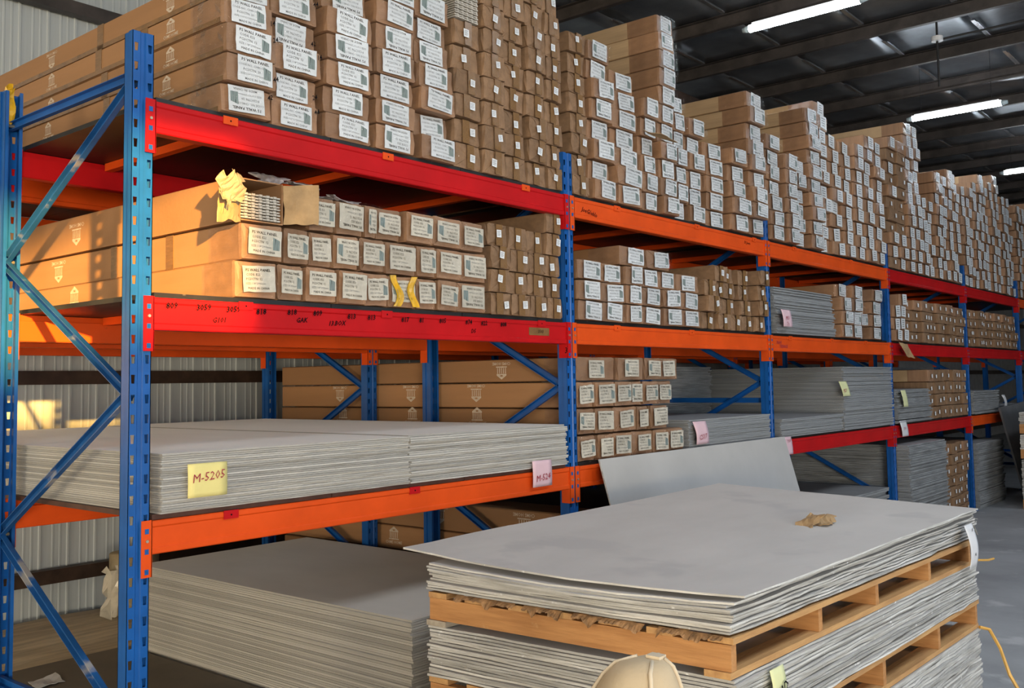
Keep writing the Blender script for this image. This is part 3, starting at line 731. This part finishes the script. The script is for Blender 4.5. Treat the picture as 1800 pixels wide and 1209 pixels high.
# loose paper lying on the pile
for k, (x, y, z, a, b, s) in enumerate(((.72, -.02, zM+.512, (.16, .02, .004), (.02, .16, .045), 7), (.93, .0, zM+.492, (.20, .02, -.008), (-.02, .14, .02), 8), (.62, .05, zM+.52, (.12, .01, .02), (.0, .12, .05), 9))):
    o = ragged('torn_film', (x, y, z), a, b, 9, 7, GREYFILM, None, .018, (0, 0, .002), s, .009)
    tag(o, ['crumpled grey film lying behind the open carton flap', 'flat grey film draped over labelled cartons on middle shelf', 'wisp of grey film on top of the open carton'][k], 'film')
yt = MB()
g = random.Random(3)
yt.grid(lambda u, v: (-.08+.17*u+.02*math.sin(v*6), -.024-.012*math.sin(u*9)+g.uniform(-.004, .004), .006+.155*v), 9, 7, 0, (0, .003, 0))
yo = MB().build('yellow_tape', YTAPE); bpy.data.objects.remove(yo)
for xa, ph in ((-.075, 0), (.035, 2)):
    mb = MB(); mb.grid(lambda u, v: (xa+.045*u+.022*math.sin(v*5+ph), -.022-.006*math.sin(u*7+v*3), .006+.150*v), 4, 8, 0, (0, .003, 0)); mb.build('yellow_tape', YTAPE, r1[5])
r1[5]['label'] = 'carton wrapped with yellow tape, bottom row of nearest bay\'s middle shelf'
# brown block at its right end
pile('brn', [(2.02, 2.20, 4), (2.205, 2.385, 4), (2.39, 2.56, 4), (2.565, 2.72, 5)], zM, .126, "its block, nearest bay's middle shelf", G_BRN, .03)
# --- middle shelf, second bay
pm2 = "second bay's middle shelf"
row('lab', [2.825, 3.09, 3.355, 3.565, 3.82, 4.09, 4.36], zM, zM+.124, 0, pm2, G_LAB)
row('lab', [2.825, 3.09, 3.355, 3.565, 3.82, 4.08, 4.34], zM+.125, zM+.250, 1, pm2, G_LAB)
row('lab', [2.825, 3.09, 3.355, 3.565, 3.80, 4.03, 4.36], zM+.251, zM+.376, 2, pm2, G_LAB)
row('lab', [3.30, 3.62, 3.92], zM+.377, zM+.505, 3, pm2, G_LAB)
pile('brn', [(4.40, 4.60, 3), (4.605, 4.82, 4), (4.825, 5.03, 4), (5.035, 5.22, 4), (5.225, 5.40, 4)], zM, .122, "its block, second bay's middle shelf", G_BRN, .05)
# --- middle shelf, third bay: boards then cartons, fourth and fifth bay
pile('lab', [(6.90, 7.17, 4), (7.175, 7.45, 4), (7.455, 7.73, 4), (7.735, 8.03, 4)], zM, .125, "third bay's middle shelf", G_LAB, .06)
# --- low shelf, second bay: four rows of labelled cartons seen from the end and along the side
pl2 = "second bay's low shelf"
a1 = row('old', [2.825, 3.01, 3.17, 3.395, 3.665, 3.85, 4.07], zL, zL+.158, 0, pl2, G_LAB)
a2 = row('old', [2.825, 3.01, 3.21, 3.49, 3.62, 3.83], zL+.160, zL+.320, 1, pl2, G_LAB)
a3 = row('old', [2.825, 3.00, 3.21, 3.40, 3.55, 3.74, 3.93], zL+.322, zL+.482, 2, pl2, G_LAB)
a4 = row('old', [2.825, 3.25, 3.56, 3.76, 4.0], zL+.484, zL+.635, 3, pl2, G_LAB)
add_logo(a3[0], 2.168, .10, True, s=1.25); add_logo(a3[0], .809, .10, True, s=1.25); add_logo(a3[0], 1.417, .10, True, s=1.25)
for y in (2.13, 1.40, .80): add_logo(a2[0], y, .10, False, s=1.25)
add_logo(a4[0], .586, .08, True, s=1.2); add_logo(a4[0], 1.85, .08, True, s=1.2)
# --- floor under the second bay: cartons whose printed sides show under the low beam
f1 = row('old', [2.84, 3.16], 0.0, .17, 0, 'floor of the second bay', G_LAB)
f2 = row('old', [2.84, 3.16], .171, .34, 1, 'floor of the second bay', G_LAB)
f3 = row('old', [2.84, 3.16], .341, .51, 2, 'floor of the second bay', G_LAB)
f4 = row('old', [2.84, 3.16], .511, .68, 3, 'floor of the second bay', G_LAB)
f5 = row('old', [2.84, 3.16], .681, .87, 4, 'floor of the second bay', G_LAB)
add_logo(f5[0], .443, .11, True, s=1.4); add_logo(f5[0], 1.18, .11, True, s=1.4); add_logo(f4[0], 1.628, .09, False, s=1.3)

# ------------------------------------------------------------------ stacks of boards
def slab_mesh(seed, mats):
    g = random.Random(seed); mb = MB(); nx = 12
    wob = [g.uniform(-.05, .05) for _ in range(nx+1)]; fr = [g.uniform(-.0012, .0022) for _ in range(nx+1)]; fl = [g.uniform(-.002, .003) for _ in range(5)]
    def fn(u, v):
        i = round(u*nx); x, y = u, v
        if v == 0: y += fr[i]
        if u == 0: x += fl[round(v*4)]
        return (x, y, 1+wob[i]*(1-v*.5))
    mb.grid(fn, nx, 4, 0, 1.0, 1)
    return mb.mesh('board_sheet', mats)
SLAB = [slab_mesh(40+k, [SHEET, SHEET_EDGE]) for k in range(5)]
SLABC = [slab_mesh(60+k, [SHEET_DIM, SHEET_DIM_EDGE]) for k in range(5)]
def sheet_stack(x0, x1, y0, y1, z0, z1, n, label, group, slabs=SLAB, jx=.006, jy=.006, lean=(0, 0)):
    t = (z1-z0)/n
    for k in range(n):
        a = k/max(1, n-1)
        o = link('board_sheet', rnd.choice(slabs), None, (x0+rnd.uniform(-jx, jx)*.5+lean[0]*a, y0+rnd.uniform(-jy, jy)+lean[1]*a, z0+k*t), (0, 0, rnd.uniform(-.0006, .0006)), (x1-x0, y1-y0, t*.82))
        tag(o, label, 'board', group)
sheet_stack(.085, 1.402, -.015, 2.90, zL, 1.412, 27, 'grey board sheet in the left stack on the low shelf, nearest bay', 'left stack on the low shelf of the nearest bay')
sheet_stack(1.412, 2.690, -.010, 2.90, zL, 1.415, 24, 'grey board sheet in the right stack on the low shelf, nearest bay', 'right stack on the low shelf of the nearest bay', jx=.012, jy=.012)
sheet_stack(1.335, 2.66, -.09, 2.36, .012, .556, 46, 'grey board sheet in the tall floor stack under the orange beam', 'floor stack in the nearest bay', jx=.006)
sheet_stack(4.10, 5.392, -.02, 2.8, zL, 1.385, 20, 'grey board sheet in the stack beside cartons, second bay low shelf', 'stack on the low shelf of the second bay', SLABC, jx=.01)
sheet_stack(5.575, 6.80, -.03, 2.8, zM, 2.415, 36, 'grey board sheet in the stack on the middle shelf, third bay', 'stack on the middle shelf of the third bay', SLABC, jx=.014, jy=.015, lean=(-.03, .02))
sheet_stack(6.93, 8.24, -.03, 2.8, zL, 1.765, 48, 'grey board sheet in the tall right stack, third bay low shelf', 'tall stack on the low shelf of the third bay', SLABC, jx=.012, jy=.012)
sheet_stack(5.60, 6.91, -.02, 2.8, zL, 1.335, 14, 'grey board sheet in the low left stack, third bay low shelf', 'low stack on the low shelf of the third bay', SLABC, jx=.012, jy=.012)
# the remaining stacks, farther off: joined
def far_sheets():
    mb = MB(); g = random.Random(8)
    def st(x0, x1, y0, y1, z0, z1, n):
        t = (z1-z0)/n
        for k in range(n):
            dx, dy = g.uniform(-.012, .012), g.uniform(-.02, .02)
            mb.box(x0+dx, x1+dx, y0+dy, y1, z0+k*t, z0+k*t+t*.84, 0, 1)
    st(4.15, 5.40, 1.30, 2.9, 1.387, 1.80, 30)         # rear, low shelf second bay
    st(5.60, 6.88, 1.30, 2.9, 1.337, 1.79, 32)         # rear, third bay
    st(8.40, 9.52, -.02, 2.8, zL, 1.21, 3); st(8.40, 9.50, -.02, 2.8, 1.22, 1.53, 20)
    st(11.20, 12.40, -.03, 2.8, zL, 1.47, 20); st(12.45, 13.75, .0, 2.8, zL, 1.26, 6); st(11.25, 13.7, 1.2, 2.9, 1.48, 1.80, 20)
    st(5.55, 8.2, .05, 2.8, 0, .55, 30); st(5.55, 8.2, 1.4, 2.9, .56, 1.0, 30)
    st(8.40, 9.66, -.12, 2.8, 0, .96, 56); st(11.22, 12.50, -.03, 2.8, 0, .82, 46)
    st(3.45, 5.40, .0, 2.8, 0, .70, 40)
    o = mb.build('board_stacks', [SHEET_DIM, SHEET_DIM_EDGE]); tag(o, 'grey board stacks on the low shelves and floor of the far bays', 'boards', None, 'stuff')
far_sheets()
# low boards on the floor at the left, wrapped roll, paper
o = MB().box(.10, 1.30, .3, 2.45, 0, .045).build('floor_board', DARKBOARD); tag(o, 'dark hardboard sheet lying on the floor inside the nearest bay', 'board')
o = MB().grid(lambda u, v: (-.3+2.6*u, 2.47+1.2*v, .030+.006*math.sin(u*17)*math.sin(v*11)), 24, 10, 0, .028).build('floor_plywood', DUST); tag(o, 'dusty plywood strip on the floor along the ribbed wall', 'board')
o = ragged('paper_scrap', (.53, 1.98, .050), (.17, .03, .002), (.03, .16, .004), 6, 5, WHITEN, None, .008, (0, 0, .0015), 12, .004); tag(o, 'crumpled white paper on the dark hardboard, bottom left corner', 'paper')
rl = tag(empty('wrapped_roll', (1.80, 3.25, .06)), 'pale roll wrapped in clear film standing by the ribbed wall', 'roll')
MB().cyl((0, 0, 0), (0, 0, .42), .17, 20).build('roll_body', TISSUE, rl, smooth=True)
ragged('clear_film', (-.24, -.03, .005), (.14, -.06, 0), (0, .0, .33), 7, 8, mat('clear_film', (.55, .50, .40), .15, 0, .1, 9, coat=1, coatr=.05, coatbump=.5), rl, .03, (0, .003, 0), 15, .02)
o = MB().grid(lambda u, v: (-1.3+1.2*u, .9+.9*v, .10+.05*math.sin(u*6)*math.sin(v*7)-.05*abs(u-.5)), 12, 10, 0, .06).build('grey_bundle', mat('grey_tarp', (.42, .44, .45), .5, 0, .15, 6, bump=.4, coat=.3, coatbump=.4)); tag(o, 'grey wrapped bundle on the floor at the left picture edge', 'bundle'); o.location = (-.25, .75, .0)

# ------------------------------------------------------------------ notes hung on stacks and beams
def note(x0, x1, z0, z1, y, material, words, label, cat='note', skew=0, curl=.02, pen=INK_RED, size=.045, yb=None, wz=None):
    t = tag(empty('paper_note', ((x0+x1)/2, y, z0)), label, cat)
    w, h = x1-x0, z1-z0
    MB().grid(lambda u, v: ((u-.5)*w+skew*(v-1), -curl*math.sin((1-v)*2.6)*(1-.3*u) - .002, v*h), 5, 7, 0, (0, .0012, 0)).build('paper', material, t, smooth=True)
    for k, wd in enumerate(words):
        writing('handwriting', wd, size, pen, t, (skew*(.5-1)*.6, -curl-.006, (wz or h*.5)-k*size*1.05), (0, R(-5), 0), shear=.2, bold=0)
    return t
note(.188, .366, 1.232, 1.364, -.026, YELLOWN, ['M-5205'], 'yellow paper note reading M-5205 on the left board stack', curl=.004, size=.048, wz=.078)
note(2.338, 2.513, 1.078, 1.224, -.026, PINKN, ['M-524'], 'pink paper note reading M-524 over the orange low beam', curl=.006, size=.05, wz=.05)
note(4.111, 4.295, 1.212, 1.372, -.042, PINKN, ['CS17'], 'pink paper note reading CS17 on the second bay board stack', skew=-.03, curl=.02, size=.05, wz=.05)
note(5.606, 5.760, 1.042, 1.186, -.024, PINKN, ['Y08'], 'pink paper note over the red low beam beside the leaning board', skew=-.03, curl=.008, size=.04, wz=.11)
note(5.549, 5.725, 2.085, 2.225, -.07, PINKN, ['M31', '7n'], 'pink paper note on the middle shelf board stack, third bay', skew=-.03, curl=.012, size=.045, wz=.07)
note(6.748, 6.93, 1.494, 1.628, -.055, LIMEN, ['M23'], 'pale yellow paper note on the tall third bay board stack', skew=-.09, curl=.008, size=.045, wz=.05)
note(8.415, 8.56, 1.350, 1.524, -.05, LIMEN, [], 'pale yellow paper note on the fourth bay board stack', skew=-.07, curl=.01)
note(8.40, 8.60, 1.045, 1.207, -.03, WHITEN, ['70N'], 'lilac white note hanging over the fourth bay red low beam', skew=-.06, curl=.012, size=.045, wz=.08)
note(12.36, 12.52, 1.24, 1.40, -.07, WHITEN, [], 'white paper note curling off the fifth bay board stack', skew=-.05, curl=.03)

# ------------------------------------------------------------------ leaning boards
lb = MB().grid(lambda u, v: (2.925+2.60*u+.02*(1-v)*(1-2*u), -.075-.33*(1-v)-.01*math.sin(u*3.1)*math.sin(v*3.1), .0+1.195*v+.004*u), 14, 8, 0, (0, .010, 0), 1).build('leaning_board', [mat('plain_grey_board', (.45, .44, .43), .7, 0, .04, 2), PILE_EDGE])
tag(lb, 'large plain grey board leaning on the rack behind the pallet pile', 'board')
ld = MB().grid(lambda u, v: (12.02+1.5*u+.30*(1-v), -.13-.20*(1-v)-.08*(1-v)*u, 1.235*v+.06*u*v), 8, 6, 0, (0, .025, 0)).build('leaning_board', mat('dark_grey_board', (.13, .135, .145), .5, 0, .15, 2))
tag(ld, 'dark grey board leaning on the rack at the right picture edge', 'board')

# ------------------------------------------------------------------ pile of boards on pallets, foreground
PB, PA, PC = Vector((.84, -2.0, 0)), Vector((.78, -.75, 0)), Vector((3.60, -1.98, 0))
def pp(s, t, z): return PB + (PC-PB)*s + (PA-PB)*t + Vector((0, 0, z))
def pile_sheet(z, th, seed, ds=0, dt=0, warp=None, fray=.004, es=0, et=0, label='', group='', mats=None, skew=0):
    g = random.Random(seed); nu, nv = 18, 9
    sl, tl = 1/2.76, 1/1.25
    def fn(u, v):
        s = ds+u*(1+es); t = dt+v*(1+et)+skew*v*(1-u)**1.3; p = pp(s, t, z)
        if u in (0, 1): p += (PC-PB).normalized()*g.uniform(-fray, fray)
        if v in (0, 1): p += (PA-PB).normalized()*g.uniform(-fray, fray)
        p.z += g.uniform(-.0006, .0006)
        if warp: p.z += warp(u, v)
        return p
    o = MB().grid(fn, nu, nv, 0, th, 1).build('board_sheet', mats or [PILE_FACE, PILE_EDGE])
    tag(o, label, 'board', group); return o
def stack3(z0, z1, n, label, group, seed, js, jt, warp=None, fray=.005, **kw):
    t = (z1-z0)/n; g = random.Random(seed)
    for k in range(n):
        f = (k+1)/n
        pile_sheet(z0+(k+1)*t-t*.06, t*.76, seed*100+k, g.uniform(-js, js), g.uniform(-jt, jt), (lambda u, v, f=f: warp(u, v, f)) if warp else None, fray, label=label, group=group, **kw)
stack3(.0, .402, 28, 'grey board sheet in the bottom stack of the pallet pile', 'bottom stack of the pallet pile', 3, .003, .004, lambda u, v, f: -.05*u*f, fray=.007)
stack3(.550, .738, 17, 'grey board sheet in the stack between the two pallets', 'middle stack of the pallet pile', 4, .003, .005, lambda u, v, f: -.052*u, fray=.006)
def topwarp(u, v, f=1): return -(1-f)*.060*u - f*.018*u*(1-v) + f*(.040*v*max(0, u-.05)**.5 - .018*math.sin(v*math.pi)*(1-u))
stack3(.872, .974, 11, 'grey board sheet in the top stack of the pallet pile', 'top stack of the pallet pile', 5, .005, .008, topwarp, fray=.009)
for k in range(2): pile_sheet(.981+.006*k, .0045, 900+k, .075+.012*k, .0, topwarp, .012, es=-.10, et=.10, skew=.10+.02*k, label='pale frayed board sheet peeking out behind the topmost board', group='shifted sheets of the pallet pile', mats=[PALE_FACE, PILE_EDGE])
def topsheet(u, v): return topwarp(u, v)+.020*(1-u)**3*v**2
o = pile_sheet(.995, .007, 950, .010, -.028, topsheet, .004, es=-.035, et=.155, label='topmost dusty grey board of the pallet pile with upturned left corner', group=None)
# pallets
def pallet(z0, z1, xs, label, tilt=0.0):
    t = tag(empty('pallet', (0, 0, 0)), label, 'pallet', 'wooden pallets of the pile')
    H = z1-z0; b0, d0 = .021, .020
    g = random.Random(int(z0*100))
    def zb(s): return z0+tilt*s
    for i, s in enumerate(xs):
        mb = MB(); hw = .017
        for (aa, bb) in ((0, 1),):
            def fn(u, v): return pp(s, .004+.99*u, 0)+Vector(((v-.5)*2*hw, 0, zb(s)+H-d0-.001))
            mb.grid(fn, 8, 1, 0, (0, 0, -(H-d0-b0-.002)))
        mb.build('stringer', WOOD, t)
    for nm, z, ts, wd, th in (('deck_board', H-d0, (0.0, .16, .32, .47, .62, .78, .925), .095, d0), ('bottom_board', 0, (0.004, .925), .095, b0)):
        for j, tt in enumerate(ts):
            e0, e1 = (g.uniform(-.004, .004), g.uniform(-.006, .006)) if nm == 'deck_board' else (-.003, .002)
            wdn = wd/1.25*g.uniform(.9, 1.0)
            mb = MB().grid(lambda u, v: pp(e0+u*(1-e0+e1), tt+v*wdn, zb(e0+u)+z+th), 10, 1, 0, th)
            mb.build(nm, WOOD_X if nm == 'deck_board' or j == 0 else WOOD_DUST, t)
    return t
def sx(x): return (x-.84)/2.76
pallet(.742, .866, [sx(v) for v in (.858, 1.54, 2.13, 2.83, 3.50)], 'upper wooden pallet under the top stack of boards', -.058)
pallet(.406, .548, [sx(v) for v in (.858, 1.45, 2.18, 2.93, 3.575)], 'lower wooden pallet under the middle stack of boards', -.052)
for o in bpy.data.objects:
    pass
# torn chipboard lining hanging between pallet and boards on the left side
def lining(t0, t1, z, seed):
    g = random.Random(seed); n = 34; mb = MB(); a = []; ph = g.uniform(0, 6)
    for k in range(n+1):
        t = t0+(t1-t0)*k/n; dr = .004+.016*max(0, math.sin(k*.31+ph)+.4*math.sin(k*.83+seed))+g.uniform(0, .006)
        p = pp(-.004, t, z); a.append((p, p+Vector((-.012-.01*g.random(), 0, -dr))))
    for k in range(n+1): mb.v += [tuple(a[k][0]), tuple(a[k][1]), tuple(a[k][0]+Vector((.006, 0, .004))), tuple(a[k][1]+Vector((.006, 0, .003)))]
    for k in range(n):
        q = 4*k; mb.face((q, q+4, q+5, q+1)); mb.face((q+2, q+3, q+7, q+6)); mb.face((q+1, q+5, q+7, q+3)); mb.face((q, q+2, q+6, q+4))
    return mb
ln = tag(empty('torn_lining', (0, 0, 0)), 'torn brown chipboard lining crumbling along the upper pallet edge', 'chipboard')
for k, (a, b) in enumerate(((.02, .20), (.24, .46), (.50, .63), (.66, .88))): lining(a, b, .868, 30+k).build('torn_piece', mat('chipboard', (.36, .20, .09), .85, 0, .3, 30, bump=.6, bscale=50), ln)
# frayed fibres on the right corner of the top stack
fr = MB(); g = random.Random(17)
for k in range(70):
    a = pp(1.0, g.uniform(0, .12), g.uniform(.83, .93)); d = Vector((g.uniform(.01, .045), g.uniform(-.02, .01), g.uniform(-.05, .02)))
    fr.bar(a, a+d, .010, .0015)
tag(fr.build('frayed_strips', PILE_EDGE), 'frayed paper strips at the right corner of the top boards', 'paper strips', None, 'stuff')
nt_ = tag(empty('paper_note', (3.32, -2.012, .70)), 'white paper strip hanging off the right corner of the pile', 'note')
MB().grid(lambda u, v: ((u-.5)*.13-.07*(v-1)*.7, -.012-.02*math.sin((1-v)*3), .22*v), 5, 8, 0, (0, .0012, 0)).build('paper', WHITEN, nt_, smooth=True)
writing('handwriting', '*', .05, INK, nt_, (-.0, -.03, .185)); writing('handwriting', 'vk', .025, INK, nt_, (.04, -.032, .07))
n2 = tag(empty('paper_note', (1.10, -2.014, .605)), 'pale lime note hanging on the middle stack near the bottom edge', 'note')
MB().grid(lambda u, v: ((u-.5)*.10, -.006-.012*math.sin((1-v)*2.6), .12*v), 4, 6, 0, (0, .0012, 0)).build('paper', LIMEN, n2, smooth=True)
writing('handwriting', '60D', .05, INK, n2, (.005, -.024, .05), (0, R(-14), 0))
# cardboard scrap, scratch and crumbs on the top board
cs = tag(empty('cardboard_scrap', (2.46, -1.60, .984)), 'torn brown cardboard scrap lying on the topmost board', 'cardboard')
ragged('scrap_flat', (-.06, -.09, .012), (.20, .05, .012), (.03, .11, .006), 7, 5, KRAFT, cs, .012, (0, 0, .003), 21, .008)
ragged('scrap_fold', (-.12, -.02, .004), (.10, -.03, .045), (.04, .09, .0), 6, 5, KRAFT, cs, .012, (0, 0, .003), 22, .006)
g = random.Random(4)
for k, (x, y) in enumerate(((1.75, -1.62), (1.9, -1.8), (1.55, -1.75), (2.3, -1.72), (1.2, -1.6))):
    o = ragged('paper_chip', (x, y, .975), (.022, .006, .001), (.004, .010, .001), 2, 2, STICKER, None, .003, (0, 0, .001), 50+k, .001); tag(o, 'tiny white paper chip on the topmost board', 'paper chip', 'white paper chips on the topmost board')
# straps and cables
tag(MB().tube([(3.585, -1.985, .36), (3.63, -2.02, .345), (3.66, -2.06, .25), (3.66, -2.10, .12), (3.66, -2.16, .012)], .009, 6).build('yellow_strap', YSTRAP), 'yellow strap drooping from the lower pallet at right', 'strap')
tag(MB().tube([(3.60, -1.985, .70), (3.75, -2.0, .68), (3.90, -1.99, .665)], .006, 6).build('yellow_strap', YSTRAP), 'short yellow strap sticking out of the upper pallet corner', 'strap')
tag(MB().tube([(6.1, -1.9, .01), (7.2, -1.7, .01), (8.2, -1.95, .012), (9.4, -2.2, .01)], .012, 5).build('green_strap', GREENROPE), 'dark green strap lying on the concrete floor', 'strap')
tag(MB().tube([(7.0, -1.62, .024), (7.3, -2.1, .045), (7.6, -2.4, .024)], .022, 5).build('brown_strap', BROWNSTEEL), 'brown flat strap lying across the green strap on the floor', 'strap')

# ------------------------------------------------------------------ domed beige fabric taken for a cap; body down to the floor made up
cv = tag(empty('fabric_dome', (-.20, -2.37, 0)), 'beige fabric dome with raised piping seams at the bottom picture edge', 'fabric')
def cover(u, v, off=0):
    a = u*2*math.pi; v_ = v
    r = .025+.235*(v_**.62)+.10*max(0, v_-.35); z = 1.10-1.095*v_**1.35
    r *= 1+.03*math.sin(3*a+1)+.015*math.sin(7*a+v*6)
    r *= .95+.42*math.cos(a-R(130))*(1-.4*v_)
    return Vector(((r+off)*math.cos(a), (r+off)*math.sin(a), z))
mb = MB(); mb.grid(lambda u, v: cover(u, v), 40, 30, 0); mb.face(range(0, 40)[::-1])
mb.build('canvas', CANVAS, cv, smooth=True)
for u0 in (.05, .30, .55, .80):
    MB().tube([cover(u0+.04*math.sin(k*.25), k/24, .004) for k in range(25)], .0045, 6).build('piping', PIPING, cv, smooth=True)
MB().tube([cover(.55+k*.01, .10+.004*k, .003) for k in range(26)], .004, 6).build('piping', PIPING, cv, smooth=True)
MB().box(-.012, .014, -.016, .016, 1.085, 1.106).build('top_tab', PIPING, cv)

# ------------------------------------------------------------------ another pallet pile at the far right edge
fp = tag(empty('pallet', (11.55, -1.55, 0)), 'far wooden pallet of the pile cut by the right picture edge', 'pallet')
for z in (0.0, .62, .93):
    for y in (0, .5, 1.0): MB().box(0, 1.6, y, y+.1, z+.005, z+.1).build('stringer', WOOD, fp)
    MB().box(0, 1.6, 0, 1.1, z+.1, z+.12).build('deck_board', WOOD_X, fp)
for k, (z0, z1, n) in enumerate(((.121, .61, 20), (.741, .92, 8), (1.051, 1.2, 7))):
    mb = MB(); g = random.Random(k)
    t = (z1-z0)/n
    for q in range(n): d = g.uniform(-.03, .03); mb.box(d, 1.6+d, d*.5, 1.1, z0+q*t, z0+q*t+t*.8, 0, 1)
    o = mb.build('board_bundle', [SHEET, PILE_EDGE], None, (11.55, -1.55, 0)); tag(o, '%s bundle of pale boards on the far pallets at right picture edge' % ['lowest', 'middle', 'uppermost'][k], 'boards', 'board bundles on the far pallets')
